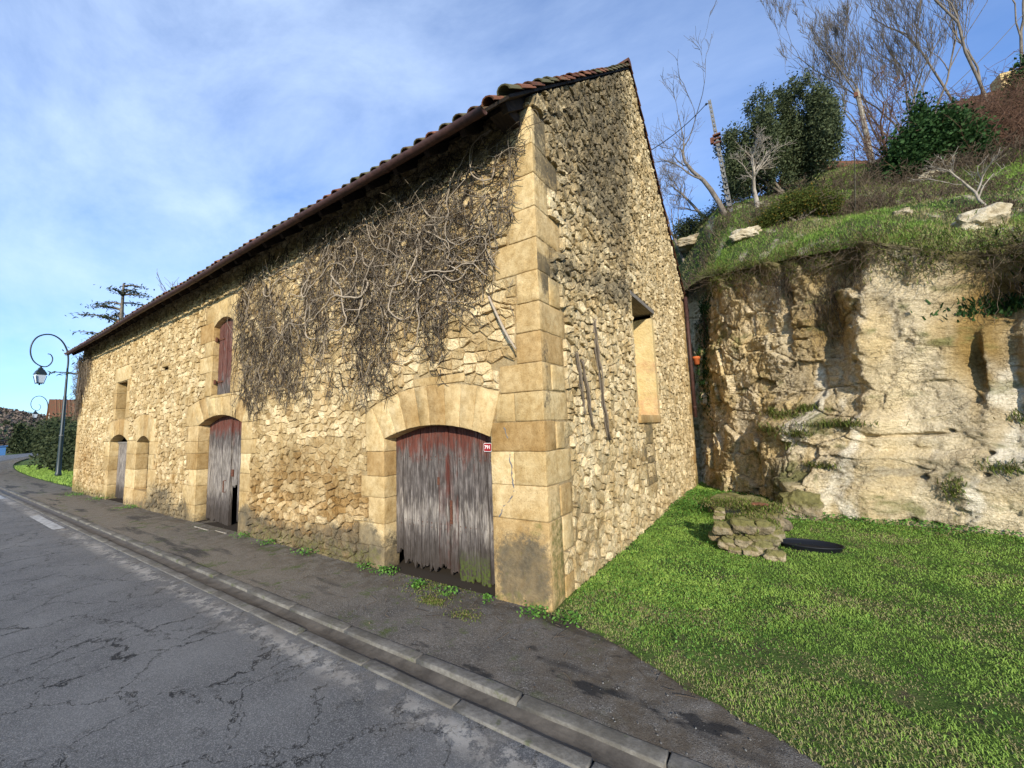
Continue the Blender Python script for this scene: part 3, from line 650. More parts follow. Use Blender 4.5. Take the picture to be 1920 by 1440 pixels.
cutsF.append(mkcut([(-11.85,3.80),(-11.5,3.80),(-11.5,3.88),(-11.85,3.88)]))
block('lintel_stone',-11.95,-11.4,-.05,.15,3.88,3.97,barn,colF)
mb=MB(); mb.box(-11.9,-11.45,.3,.32,3.75,3.95); mb.build('slot_back',INNER,barn)
# walled-up lower right window (w3): brick infill ; small upper window stays open
mb=MB(); mb.box(-13.85,-12.6,.36,.40,.45,2.1,(.4,.2,.1,.5)); mb.build('window_infill',MORT,barn)
# gable window: plastered jambs, blocked back, timber lintel, mossy sill
PLAS=NT('yellow_lime_plaster',.95,.1); _n=PLAS.noise(5,5,.65); _x=PLAS.xyz()
_c=PLAS.mix(PLAS.rng(_n,.3,.7),(.50,.36,.15),(.64,.49,.25)); _z=PLAS.math('ADD',_x[2],PLAS.math('MULTIPLY',PLAS.math('SUBTRACT',PLAS.noise(4,5,.7),.5),.35)); _r=PLAS.math('MAXIMUM',PLAS.math('MULTIPLY',PLAS.rng(_z,2.92,3.02),PLAS.rng(_z,3.3,3.18)),PLAS.rng(_z,2.62,2.42))
_c=PLAS.mix(PLAS.math('MULTIPLY',_r,PLAS.rng(PLAS.noise(9,5,.7),.40,.6,0.0,.5)),_c,(.44,.22,.12)); _c=PLAS.mix(PLAS.rng(PLAS.noise(7,6,.75),.55,.72,0,.6),_c,(.30,.23,.13)); _e=PLAS.rng(PLAS.vor(4.2,'DISTANCE_TO_EDGE',PLAS.map((1,1,1.7))),0,.03,1,0); _c=PLAS.mix(PLAS.math('MULTIPLY',_e,PLAS.rng(PLAS.noise(2.5,3),.5,.62,0,.35)),_c,(.16,.12,.07)); PLASM=PLAS.end(_c,PLAS.bump(PLAS.noise(18,5,.7),1,.03))
y0,y1,z0,z1=GW
mb=MB(); mb.box(-.55,.012,y1,y1+.16,z0-.05,z1-.1); mb.build('window_jamb',PLASM,gable,False)
mb=MB(); mb.box(-.55,.012,y0-.13,y0,z0-.05,z1-.1); mb.build('window_jamb',PLASM,gable,False)
mb=MB(); mb.box(-.6,-.56,y0-.2,y1+.2,z0-.2,z1+.2); mb.build('window_infill',PLASM,gable)
block('window_sill',y0-.05,y1+.05,-.05,.5,z0-.16,z0,gable,colG,.02,axis='G')
bm_=MB(); bm_.box(-.6,.05,y0-.16,y1+.12,z1,z1+.085); o=bm_.build('lintel_beam',BEAM,gable)
cutsG+= [mkcut([(y0-.13,z0-.16),(y1+.16,z0-.16),(y1+.16,z1+.09),(y0-.13,z1+.09)])]
for (a,b,c,d) in (N1,N2):
    mb=MB(); mb.box(-.28,-.25,a-.1,b+.1,c-.1,d+.1); mb.build('niche_back',INNER,gable)
for (a,b,c,d) in ((3.84,4.42,1.50,1.86),(3.70,3.86,1.2,1.5),(4.40,4.5,1.2,1.5),(3.8,4.46,1.14,1.24),(3.76,3.9,.82,1.14),(4.38,4.48,.82,1.14),(3.8,4.5,.74,.86)):
    block('niche_stone',a,b,-.03,.25,c,d,gable,lambda u,v,q:(.2,.62,.35,.0),.008,axis='G'); cutsG.append(mkcut([(a,c),(b,c),(b,d),(a,d)]))
mb=MB(); cp=[(-.52,1.9),(-.47,1.78),(-.46,1.6),(-.43,1.45),(-.42,1.3),(-.40,1.2),(-.46,1.1),(-.56,1.02),(-.62,.90)]; 
for j in range(len(cp)-1):
    if j in (1,): continue
    q_=[(cp[j][0]*(1-f)+cp[j+1][0]*f+random.uniform(-.012,.012),-.014,cp[j][1]*(1-f)+cp[j+1][1]*f) for f in (0,.2,.4,.6,.8,1)]
    mb.tube(q_,[random.uniform(.004,.012) for _ in q_],5)
mb.build('mortar_repair',NT('grey_cement',.95,.1).end((.15,.145,.14)),barn)
# --- rubble
def seedgrid(u0,u1,v0,v1,du,dv,jit,skip):
    out=[];v=v0;r=0
    while v<v1:
        dd=dv*random.uniform(.75,1.3); u=u0+random.uniform(0,du)
        while u<u1:
            w=du*random.choice((.38,.5,.7,.85,1,1.15,1.45,1.8)); 
            uu=u+w/2+random.uniform(-jit,jit)*du; vv=v+dd/2+random.uniform(-jit,jit)*dv*.9+.05*math.sin(u*1.1)
            if not skip(uu,vv): out.append((uu,vv))
            u+=w
        v+=dd
    return out
def inside(cuts):
    def f(u,v):
        for c in cuts:
            if c[1]<=u<=c[2] and c[3]<=v<=c[4]:
                q=c[0]
                if all((q[(i+1)%len(q)][0]-q[i][0])*(v-q[i][1])-(q[(i+1)%len(q)][1]-q[i][1])*(u-q[i][0])>-.004 for i in range(len(q))): return True
        return False
    return f
boundF=[(1,0,0),(-1,0,BL),(0,1,5.72),(0,-1,.05)]
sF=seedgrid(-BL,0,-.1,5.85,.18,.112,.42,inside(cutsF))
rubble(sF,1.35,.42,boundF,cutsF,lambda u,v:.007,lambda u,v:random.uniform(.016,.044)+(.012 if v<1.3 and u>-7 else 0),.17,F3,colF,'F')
boundG=[(1,0,BW),(-1,0,0),(0,-1,.05),(-.875,1,5.81),(.875,1,5.81+.875*BW)]
def skG(u,v,ins=inside(cutsG)):
    if v>roofz(u)-.02: return True
    if math.hypot(u-3.06,(v-6.24)*.8)<.13: return True
    return ins(u,v)
sG=seedgrid(0,BW,-.1,10.1,.158,.115,.45,skG)
rubble(sG,1.15,.4,boundG,cutsG,lambda u,v:.009,lambda u,v:random.uniform(.012,.046)+(.012 if v>3.0 else 0),.26,G3,colG,'G')
ALLST.sort(key=lambda t:-t[0])
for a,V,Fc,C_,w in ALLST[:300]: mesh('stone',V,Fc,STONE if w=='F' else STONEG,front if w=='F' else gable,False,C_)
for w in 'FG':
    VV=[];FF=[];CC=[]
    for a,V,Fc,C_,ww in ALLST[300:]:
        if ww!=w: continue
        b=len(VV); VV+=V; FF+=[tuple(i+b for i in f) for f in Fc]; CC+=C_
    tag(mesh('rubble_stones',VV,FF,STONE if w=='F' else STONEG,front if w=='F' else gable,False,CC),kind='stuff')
print('stones',len(ALLST))
# --- doors
def plank(parent,x0,x1,y,z0,ztopf,mat,th=.03,rag=.0,raglen=.2,red=0,moss=0,name='plank'):
    n=6; V=[];F=[];C=[]
    zr=[z0+(random.random()**1.5)*raglen if rag else z0 for _ in range(n+1)]
    g=.0045; rows=10; w=random.uniform(-.003,.003)
    for side,yy in ((0,y+w),(1,y+th)):
        for j in range(rows+1):
            for i in range(n+1):
                x=x0+g+(x1-x0-2*g)*i/n; zt=ztopf(x); zb=zr[i]; z=zb+(zt-zb)*j/rows
                ed=.004 if (i in (0,n) and side==0) else 0
                V.append((x,yy+ed,z)); C.append((.5,red if (i==n or i==0) else red*.3,moss*float(sst(.4,.1,z)),1))
    k=(rows+1)*(n+1)
    for j in range(rows):
        for i in range(n):
            a=j*(n+1)+i; F.append((a,a+1,a+n+2,a+n+1)); F.append((k+a,k+a+n+1,k+a+n+2,k+a+1))
    for j in range(rows):
        a=j*(n+1); F.append((a,a+n+1,k+a+n+1,k+a)); a=j*(n+1)+n; F.append((a,k+a,k+a+n+1,a+n+1))
    for i in range(n):
        F.append((i,k+i,k+i+1,i+1)); a=rows*(n+1)+i; F.append((a,a+1,k+a+1,k+a))
    return mesh(name,V,F,mat,parent,False,C)
def arcz(o): xl,xr,z0,zs,za,d=o; return lambda x: zs+(za-zs)*(1-min(1,abs(2*(x-xl)/(xr-xl)-1))**2)+.03
# near door: two leaves
o=OP['d1']; az=arcz(o)
for s,(a,b) in enumerate(((-2.63,-1.60),(-1.585,-.60))):
    e=empty('door_leaf',(a,.2,0)); e.parent=barn; e.location=Vector((a,.2,0))-barn.location
    n=6; xs_=[a+(b-a)*i/n+(random.uniform(-.02,.02) if 0<i<n else 0) for i in range(n+1)]
    zb=[.16,.05,.02,.06,.0,.09] if s==0 else [.04,-.02,-.02,-.03,.02,-.01]
    for i in range(n):
        plank(e,xs_[i],xs_[i+1],.20+.004*math.sin(i*2.1),zb[i],az,WOOD1,.03,1,.14 if s==0 else .10,1 if (s==0 and i==n-1) or (s==1 and i==0) else 0,1 if s==1 and i in(1,2,3) else 0)
    mb=MB(); 
    for zc in (.62,1.5): mb.box(a+.06,b-.06,.232,.26,zc-.06,zc+.06)
    mb.build('ledge_board',WOOD1,e)
mb=MB(); mb.box(-1.622,-1.572,.182,.20,.12,1.93,(.5,1,0,1)); mb.build('cover_strip',WOOD1,barn)
mb=MB(); mb.box(-1.56,-1.525,.188,.2,.68,.98); mb.build('hinge_plate',RUST,barn); mb=MB(); mb.box(-1.78,-1.745,.190,.2,1.17,1.27); mb.build('hinge_plate',RUST,barn)
mb=MB()
for leafx in np.arange(-2.5,-.8,.085):
    for zc in (.66,.60,1.5,1.54): mb.box(leafx,leafx+.007,.193,.2,zc+random.uniform(-.01,.01),zc+.008+.0)
tag(mb.build('nail_heads',RUST,barn),kind='stuff')
# second door
o=OP['d2']; az=arcz(o); n=9; xs_=[o[0]-.0+(o[1]+.1-o[0])*i/n for i in range(n+1)]
e=empty('door_leaf'); e.parent=barn; e.location=Vector((-8.2,.2,0))-barn.location
for i in range(n):
    zb=-.02; x0,x1=xs_[i],xs_[i+1]
    if i==5: zb=.80
    if i==6: x0=x0+.04; zb=.1
    plank(e,x0,x1,.20+random.uniform(0,.008),zb,az,WOOD2,.03,1,.25 if i==5 else .1,0,0)
mb=MB(); mb.box(xs_[4]+.05,xs_[5]-.02,.18,.2,0,2.3); mb.build('cover_strip',WOOD2,e)
mb=MB(); mb.tube([(-8.22,.19,.95),(-8.22,.14,.95),(-8.22,.14,.7),(-8.22,.19,.7)],.012,5); mb.build('door_handle',RUST,e)
mb=MB(); mb.box(-7.98,-7.88,.185,.2,1.05,1.2); mb.build('lock_plate',RUST,e)
# upper shutter
o=OP['w2']; az=arcz(o); n=5
e=empty('loft_shutter'); e.parent=barn; e.location=Vector((-8.1,.2,3))-barn.location
for i in range(n):
    x0=o[0]+(o[1]+.1-o[0])*i/n; x1=o[0]+(o[1]+.1-o[0])*(i+1)/n
    plank(e,x0,x1-(.02 if i==2 else 0),.10+.006*i,2.86,az,WOODW,.03,0)
for zc in (3.18,4.18):
    mb=MB(); mb.box(o[0]-.03,o[0]+.06,.02,.05,zc-.05,zc+.05); mb.box(o[0]+.0,o[0]+.3,.085,.098,zc-.02,zc+.02); mb.build('hinge',RUST,e)
# third door
o=OP['d3']; az=arcz(o); n=6; e=empty('door_leaf'); e.parent=barn; e.location=Vector((-15.6,.3,0))-barn.location
for i in range(n):
    x0=o[0]+(o[1]+.1-o[0])*i/n; x1=o[0]+(o[1]+.1-o[0])*(i+1)/n
    plank(e,x0,x1-(.12 if i==3 else 0),.2,[.0,0,.0,.1,.9,.0][i],lambda x:1.82,WOOD3,.03,1,.35 if i==4 else .1)
mb=MB(); mb.box(o[0],o[1]+.05,.18,.24,1.82,1.88); mb.build('door_transom',BEAM,e)
o=OP['w3']; mb=MB(); mb.box(o[0]+.0,o[1]+.05,.33,.36,1.0,1.95); mb.build('window_board',WOODW,barn)
# house number plate on the near door
np_=empty('house_number_plate',(-.895,.185,1.67)); tag(np_,'small red enamel plate with white number 791 at top right of the near door','sign')
def rrect(cx,cz,w,h,r,y0,y1,n=5):
    pts=[]
    for (sx,sz,a0) in ((1,1,0),(-1,1,90),(-1,-1,180),(1,-1,270)):
        for k in range(n+1):
            a=RAD(a0+90*k/n); pts.append((cx+sx*(w/2-r)+r*math.cos(a),cz+sz*(h/2-r)+r*math.sin(a)))
    m=len(pts); V=[(x,y0,z) for x,z in pts]+[(x,y1,z) for x,z in pts]
    return V,[tuple(range(m))[::-1],tuple(range(m,2*m))]+[(i,(i+1)%m,m+(i+1)%m,m+i) for i in range(m)]
NX,NZ=-.912,1.665
V,Fc=rrect(NX,NZ,.122,.104,.016,.182,.188); mesh('plate_border',V,Fc,WHITE,np_,False)
V,Fc=rrect(NX,NZ,.112,.094,.013,.1795,.1835); mesh('plate_face',V,Fc,PLATE,np_,False)
tcv=bpy.data.curves.new('digits','FONT'); tcv.body='791'; tcv.size=.062; tcv.extrude=.0008; tcv.align_x='CENTER'; tcv.align_y='CENTER'; tcv.offset=.0008
to=bpy.data.objects.new('digits',tcv); SC.collection.objects.link(to); bpy.context.view_layer.update()
me=bpy.data.meshes.new_from_object(to.evaluated_get(bpy.context.evaluated_depsgraph_get())); bpy.data.objects.remove(to)
me.transform(Matrix.Translation((NX,.1785,NZ))@Matrix.Rotation(RAD(90),4,'X')); me.materials.clear(); link('number_digits',me,WHITE,np_)
# --- roof
slope=math.atan(.875); cs,sn=math.cos(slope),math.sin(slope)
EY=-.50
def RP(x,t,h,rear=False):   # point on the roof: t metres up the slope from the eave, h above it
    y=EY+t*cs-h*sn; z=roofz(0)+.875*EY-.02+t*sn+h*cs
    return (x,BW-y,z) if rear else (x,y,z)
TL=(BW/2-EY)/cs
mb=MB()
for rear in (False,True):
    V=[RP(x,t,h,rear) for x in (-BL+.25,.04) for t in (0,TL) for h in (0,.03)]
    mb.add(V,[(0,2,3,1),(4,5,7,6),(0,1,5,4),(2,6,7,3),(0,4,6,2),(1,3,7,5)])
roof=mb.build('roof',RAFT,barn)
def tile_verts(x,t,L,r,rear,lift=0.,seg=6,wob=0):
    V=[];F=[]
    for j,(tt,hh,rr) in enumerate(((t,.045+lift,r),(t+L,.015+lift,r*.86))):
        for q in (1.0,.82):
            for k in range(seg+1):
                a=math.pi*k/seg; V.append(RP(x+math.cos(a)*rr*q+wob*j,tt,hh+math.sin(a)*rr*q*.8,rear))
    n=seg+1
    for k in range(seg):
        F.append((k,k+1,2*n+k+1,2*n+k)); F.append((n+k,3*n+k,3*n+k+1,n+k+1)); F.append((k,n+k,n+k+1,k+1)); F.append((2*n+k,2*n+k+1,3*n+k+1,3*n+k))
    F+=[(0,2*n,3*n,n),(seg,n+seg,3*n+seg,2*n+seg)]
    return V,F
rest=MB(); sp=.215; rl=.335; ncol=int((BL-.25)/sp); nrow=int(TL/rl)+1
for c in range(ncol+1):
    x=.0-c*sp
    for r in range(nrow):
        t=r*rl-.04; L=min(.42,TL-t+.05)
        if L<.1: continue
        V,Fc=tile_verts(x+random.uniform(-.008,.008),t+random.uniform(-.025,.025),L,.088,False,random.uniform(-.01,.012)+(.012 if c==0 else 0),6,random.uniform(-.01,.01))
        cc=(random.random(),0,random.random(),1)
        if r==0 or c==0: mesh('roof_tile',V,Fc,TILE,roof,False,[cc]*len(V))
        elif r<3 or c<3 or (r%1==0): rest.add(V,Fc,cc)
    # rear slope: the verge columns, then a plain row further in
for c in range(4):
    for r in range(nrow):
        t=r*rl-.04; L=min(.42,TL-t+.05)
        if L<.1: continue
        V,Fc=tile_verts(.0-c*sp,t,L,.098,True,random.uniform(0,.02)); Fc=[f[::-1] for f in Fc]; cc=(random.random(),0,random.random()*.3,1)
        if c==0: mesh('roof_tile',V,Fc,TILE,roof,False,[cc]*len(V))
        else: rest.add(V,Fc,cc)
tag(rest.build('roof_tiles',TILE,roof,False),kind='stuff')
for k in range(57):   # ridge tiles
    x0=.07-k*.37; a=MB(); zr=roofz(BW/2)+.10; P_=[];nn=8
    V=[];Fq=[]
    for xx,rr in ((x0,.15),(x0-.40,.13)):
        for q in range(nn+1):
            w=math.pi*q/nn; V.append((xx,BW/2+math.cos(w)*rr,zr-.05+math.sin(w)*rr))
    for q in range(nn): Fq.append((q,q+1,nn+2+q,nn+1+q))
    if k==0: Fq.append(tuple(range(nn+1)))
    mesh('ridge_tile',V,Fq,TILE,roof,False,[(random.random(),0,.1,1)]*len(V))
# rafters and boards under the eave
for k in range(36):
    x=-.12-k*.6
    mb=MB(); V=[]
    for (t,h) in ((.10,-.005),(.10,-.10),(1.2,-.13),(1.2,-.005)):
        for xx in (x-.04,x+.04): V.append(RP(xx,t,h))
    mb.add(V,[(0,2,3,1),(2,4,5,3),(4,6,7,5),(6,0,1,7),(0,6,4,2),(1,3,5,7)]); mb.build('rafter',RAFT,roof)
mb=MB(); mb.box(-BL,.0,.02,.14,5.60,5.72); mb.build('wall_plate',RAFT,roof)
mb=MB(); mb.box(-.36,-.14,-.34,.1,5.46,5.60); mb.build('purlin_end',RAFT,roof)
gut=MB(); gy,gz,gr=EY-.075,roofz(0)+.875*EY-.05,.060
V=[];Fq=[];nn=8; gxs=np.linspace(-.26,-BL+.9,40)
for gx_ in gxs:
    for rr in (gr,gr*.9):
        for q in range(nn+1):
            w=math.pi+math.pi*q/nn; V.append((gx_,gy+math.cos(w)*rr,gz+math.sin(w)*rr+.012*math.sin(gx_*.9)))
m=2*(nn+1)
for i in range(len(gxs)-1):
    for q in range(nn): a=i*m+q; Fq.append((a,a+1,a+m+1,a+m)); b=a+nn+1; Fq.append((b,b+m,b+m+1,b+1))
    a=i*m; Fq.append((a,a+m,a+m+nn+1,a+nn+1)); a=i*m+nn; Fq.append((a,a+nn+1,a+m+nn+1,a+m))
Fq.append(tuple(range(nn+1)))
gutter=mesh('gutter',V,Fq,GUT,barn,True)
for k,x in enumerate(list(np.arange(-1.9,-21,-2.1))):
    mb=MB(); nn=8
    for (xa,rr) in ((x,gr*1.14),):
        pts=[(gy+math.cos(math.pi+math.pi*q/nn)*rr,gz+math.sin(math.pi+math.pi*q/nn)*rr+.012*math.sin(x*.9)) for q in range(nn+1)]
        V=[(x+dx,a,b) for dx in (0,.07) for a,b in pts]; mb.add(V,[(q,q+1,nn+2+q,nn+1+q) for q in range(nn)])
    mb.build('gutter_collar',GUT,gutter)
# downpipe on the rear corner
mb=MB(); mb.tube([(.1,BW-.02,5.72),(.1,BW-.02,2.0)],.055,10); dp=mb.build('downpipe',GUT,barn,True)
mb=MB()
for z in (2.3,3.6,4.9): mb.lathe((.1,BW-.02,z),[(.062,0),(.062,.04)],10)
mb.build('pipe_clamp',GUT,dp)
# dead trunks of a climber on the gable
for i,pts in enumerate(([(1.48,3.4),(1.52,3.08),(1.6,2.7),(1.66,2.3),(1.76,1.9),(1.84,1.55)],[(1.02,2.75),(1.1,2.45),(1.18,2.1),(1.28,1.72)],[(.85,2.83),(.92,2.5),(.97,2.2),(1.02,1.95)])):
    o=MB()
    for k in range(3 if i==0 else 2):
        q_=[]
        for j in range(len(pts)-1):
            for f in (0,.33,.66): q_.append((.045+.012*k+random.uniform(-.012,.012),pts[j][0]*(1-f)+pts[j+1][0]*f+.022*k-.02+random.uniform(-.016,.016),pts[j][1]*(1-f)+pts[j+1][1]*f))
        o.tube(q_,[random.uniform(.008,.018) for _ in q_],6,(random.uniform(.05,.5),0,0,1))
    o=o.build('climber_trunk',VINE,None,True)
    tag(o,['thick grey dead climber trunk highest on the gable wall, left of the tall window','short dead climber trunk lowest of the three on the gable wall','thin dead climber stub on the gable closest to the corner quoins'][i],'dead climber','dead climber trunks on the gable')
# ------------------------------------------------------------------ dead climber on the facade
class Tubes:
    """many thin tubes, built with numpy in one go"""
    def __init__(s,n=3): s.n=n; s.P=[]; s.R=[]; s.c=[]
    def add(s,P_,R_,c): s.P.append(np.asarray(P_,float)); s.R.append(np.asarray(R_,float)*np.ones(len(P_))); s.c.append(c)
    def build(s,name,mat,parent=None):
        n=s.n; VV=[];FF=[];CC=[];b=0
        for P_,R_,c in zip(s.P,s.R,s.c):
            m=len(P_); T=np.empty_like(P_); T[1:-1]=P_[2:]-P_[:-2]; T[0]=P_[1]-P_[0]; T[-1]=P_[-1]-P_[-2]
            T/=np.linalg.norm(T,axis=1)[:,None]+1e-9
            ref=np.array([.31,.52,.79]) if abs(T[0]@np.array([.31,.52,.79]))<.9 else np.array([.9,-.2,.1])
            A=np.cross(T,ref); A/=np.linalg.norm(A,axis=1)[:,None]+1e-9; B=np.cross(T,A)
            w=2*np.pi*np.arange(n)/n
            V=P_[:,None,:]+(A[:,None,:]*np.cos(w)[None,:,None]+B[:,None,:]*np.sin(w)[None,:,None])*R_[:,None,None]
            VV.append(V.reshape(-1,3)); k=np.arange(n); i=np.arange(m-1)[:,None]*n
            FF.append((np.stack([i+k,i+(k+1)%n,i+n+(k+1)%n,i+n+k],-1)+b).reshape(-1,4)); b+=m*n
            CC.append(np.tile(np.array(c,dtype=float),(m*n,1)))
        return mesh(name,np.concatenate(VV),np.concatenate(FF),mat,parent,True,np.concatenate(CC))
VB=[(-7.6,2.9),(-7.2,2.7),(-6.9,2.35),(-6.5,2.3),(-6.1,2.55),(-5.7,2.6),(-5.3,2.3),(-4.9,2.15),(-4.5,2.6),(-4.1,2.55),(-3.6,2.2),(-3.3,2.0),(-3.0,2.02),(-2.8,2.4),(-2.4,2.75),(-2.,2.85),(-1.5,2.9),(-1.1,3.0),(-.7,3.3),(-.45,3.6),(-.1,4.9)]
def vbot(x): return np.interp(x,[b[0] for b in VB],[b[1] for b in VB])+1.5*(float(fbm(np.array(x*5.),np.array(.5),3,24))-.45)
tw=Tubes(3); big=[]
def vine(x,z,ln,r0,wander,down,n0,h0,col):
    n=max(4,int(ln/.05)); a=(-math.pi/2 if down else random.uniform(0,2*math.pi))+random.gauss(0,.5); k=0; h=h0; pts=[]
    for i in range(n):
        pts.append((x,-h,z)); k=k*.8+random.gauss(0,wander); a+=k
        if down: a+=(-math.pi/2-a)*.06
        x+=math.cos(a)*.05; z+=math.sin(a)*.05; h=max(.03,min(.13,h+random.gauss(0,.010)))
        if z>5.55: a=-abs(a); z=5.55
        if x>-.06 and z<5.2: a=math.pi-a; x=-.06
        if z<vbot(x)-.12 and i>3: break
    if len(pts)<4: return None
    m=len(pts); R=r0*np.linspace(1,.35,m)
    return pts,R,col
# density: everywhere under the eave from the loft shutter to the corner, thicker in strands
cnt=0
while cnt<3400:
    x=-7.5+7.3*(random.random()**.9); z=random.uniform(1.9,5.55)
    if z<vbot(x)+.0: continue
    if x<-7.35 and random.random()<.8: continue
    if x<-7.0 and z>5.0 and random.random()<.5: continue
    s1=float(fbm(np.array(x*2.3),np.array(z*.55),3,21)); s1+=.07*sst(4.0,5.2,z)-(.10 if -2.2<x<-.6 and z<3.6 else 0)
    if x>-3 and 3.3<z: s1+=.04
    s1+=.35*(float(fbm(np.array(x*6.5),np.array(z*1.6),2,23))-.5)
    if s1<.425+random.gauss(0,.03): continue
    wz=.25 if x>-3.2 else .17
    v=vine(x,z,random.uniform(.35,1.3),random.choice((.0028,.0035,.0045,.006,.008)),wz,random.random()<(.5 if x>-3 else .8),0,random.uniform(.03,.08),(min(1,max(0,random.gauss(.20,.27))),0,0,1))
    if v: tw.add(*v); cnt+=1
for k in range(130):   # lateral and outward pointing shoots near the top and right side
    x=-7+6.8*random.random()**.6; z=random.uniform(3.8,5.5)
    if z<vbot(x): continue
    a=random.uniform(0,2*math.pi); pts=[];h=.12;cu=random.gauss(0,.15)
    for i in range(random.randint(6,13)):
        pts.append((x,-h,z)); a+=cu; x+=math.cos(a)*.05; z+=math.sin(a)*.045; h=min(h+.02,.34)
        if z>5.4: break
        if x>.0: break
    if len(pts)>3: tw.add(pts,.0045*np.linspace(1,.4,len(pts)),(random.uniform(.5,1),0,0,1))
for k in range(7):     # a few stray runners away from the mass
    x,z=((-12.3,5.3),(-12.1,4.3),(-8.9,5.5),(-8.4,5.4),(-7.6,3.9),(-.35,3.3),(-.3,3.6))[k]
    v=vine(x,z,(1.6,1.4,.9,1.,1.2,.7,.5)[k],.005,.12,True,0,.05,(.5,0,0,1))
    if v: tw.add(*v)
vn=empty('dead_climber',(-3.5,-.05,0)); tag(vn,'dense leafless grey climber hanging under the eave over the right half of the facade','climber')
tag(tw.build('twigs',VINE,vn),kind='stuff')
for k in range(64):
    x=random.choice((-.5,-.75,-1,-1.3,-1.7,-2.2,-2.8,-3.1,-3.9,-4.6,-5.2,-6.2,-7.1))+random.gauss(0,.12); z=random.uniform(3.9,5.5)
    v=vine(x,z,random.uniform(1.2,2.6),random.uniform(.007,.016),.14,True,0,.07,(random.uniform(.5,1),0,0,1))
    if v:
        t=Tubes(5); t.add(*v); t.build('stem',VINE,vn)
t=Tubes(5); t.add([(-.62,-.1,3.45),(-.5,-.11,3.2),(-.42,-.1,3.02),(-.33,-.12,2.88),(-.24,-.14,2.76)],[.014,.016,.018,.015,.01],(1,0,0,1)); t.build('stem',VINE,vn)
tw=Tubes(3)
for k in range(520):   # second climber on the far corner
    x=-21.4+random.random()**1.6*1.6; z=random.uniform(3.3,5.5); 
    if z<3.2+(x+21.4)*1.1: continue
    n=random.randint(7,20); a=-math.pi/2+random.gauss(0,.5); h=random.uniform(.04,.16); pts=[]
    for i in range(n):
        pts.append((x,-h,z)); a+=random.gauss(0,.2); a+=(-math.pi/2-a)*.05; x+=math.cos(a)*.05; z+=math.sin(a)*.05
    tw.add(pts,.008*np.linspace(1,.5,n),(random.gauss(.3,.2),0,0,1))
for k in range(110):
    x=-21.6; z=random.uniform(3.2,5.5); a=math.pi+random.gauss(0,.6); n=random.randint(5,12); pts=[]; 
    for i in range(n): pts.append((x,random.uniform(-.08,.0)-.02*i,z)); a+=random.gauss(0,.45); x+=math.cos(a)*.06; z+=math.sin(a)*.06
    tw.add(pts,.009*np.linspace(1,.5,n),(random.gauss(.25,.2),0,0,1))
v2=empty('dead_climber',(-21,-.05,0)); tag(v2,'dark leafless climber on the far left corner of the barn under the roof end','climber'); tag(tw.build('twigs',VINE,v2),kind='stuff')

# ------------------------------------------------------------------ cliff
CA=np.array([.3,9.3]); CT=np.array([.7255,-.6883]); CN=np.array([-.6883,-.7255])
def ztop(s): return np.interp(s,[-6,-1,0,1.5,3.3,4.2,5.07,5.5,5.9,6.6,9,14],[6.4,6.4,6.25,5.85,5.45,5.25,5.05,4.75,4.5,4.45,4.35,4.2])
def wbase(s): return np.interp(s,[-6,-1,-.3,.3,.8,1.5,3.5,5,5.85,7,9,14],[-1.2,-.25,.05,.30,.50,.66,.62,.42,-.05,-.7,-1.9,-5])
S0,S1=-4.,12.
ns,nz=560,300
ss=np.concatenate([np.linspace(S0,-.6,50),np.linspace(-.59,7.8,450),np.linspace(7.85,S1,60)])
Sg=np.repeat(ss,nz); Tz=np.tile(np.linspace(0,1,nz),ns); zt=ztop(Sg)+.18*(fbm(Sg*1.2,Sg*0,4,31)-.5)
Zg=-.2+(zt+.2)*Tz
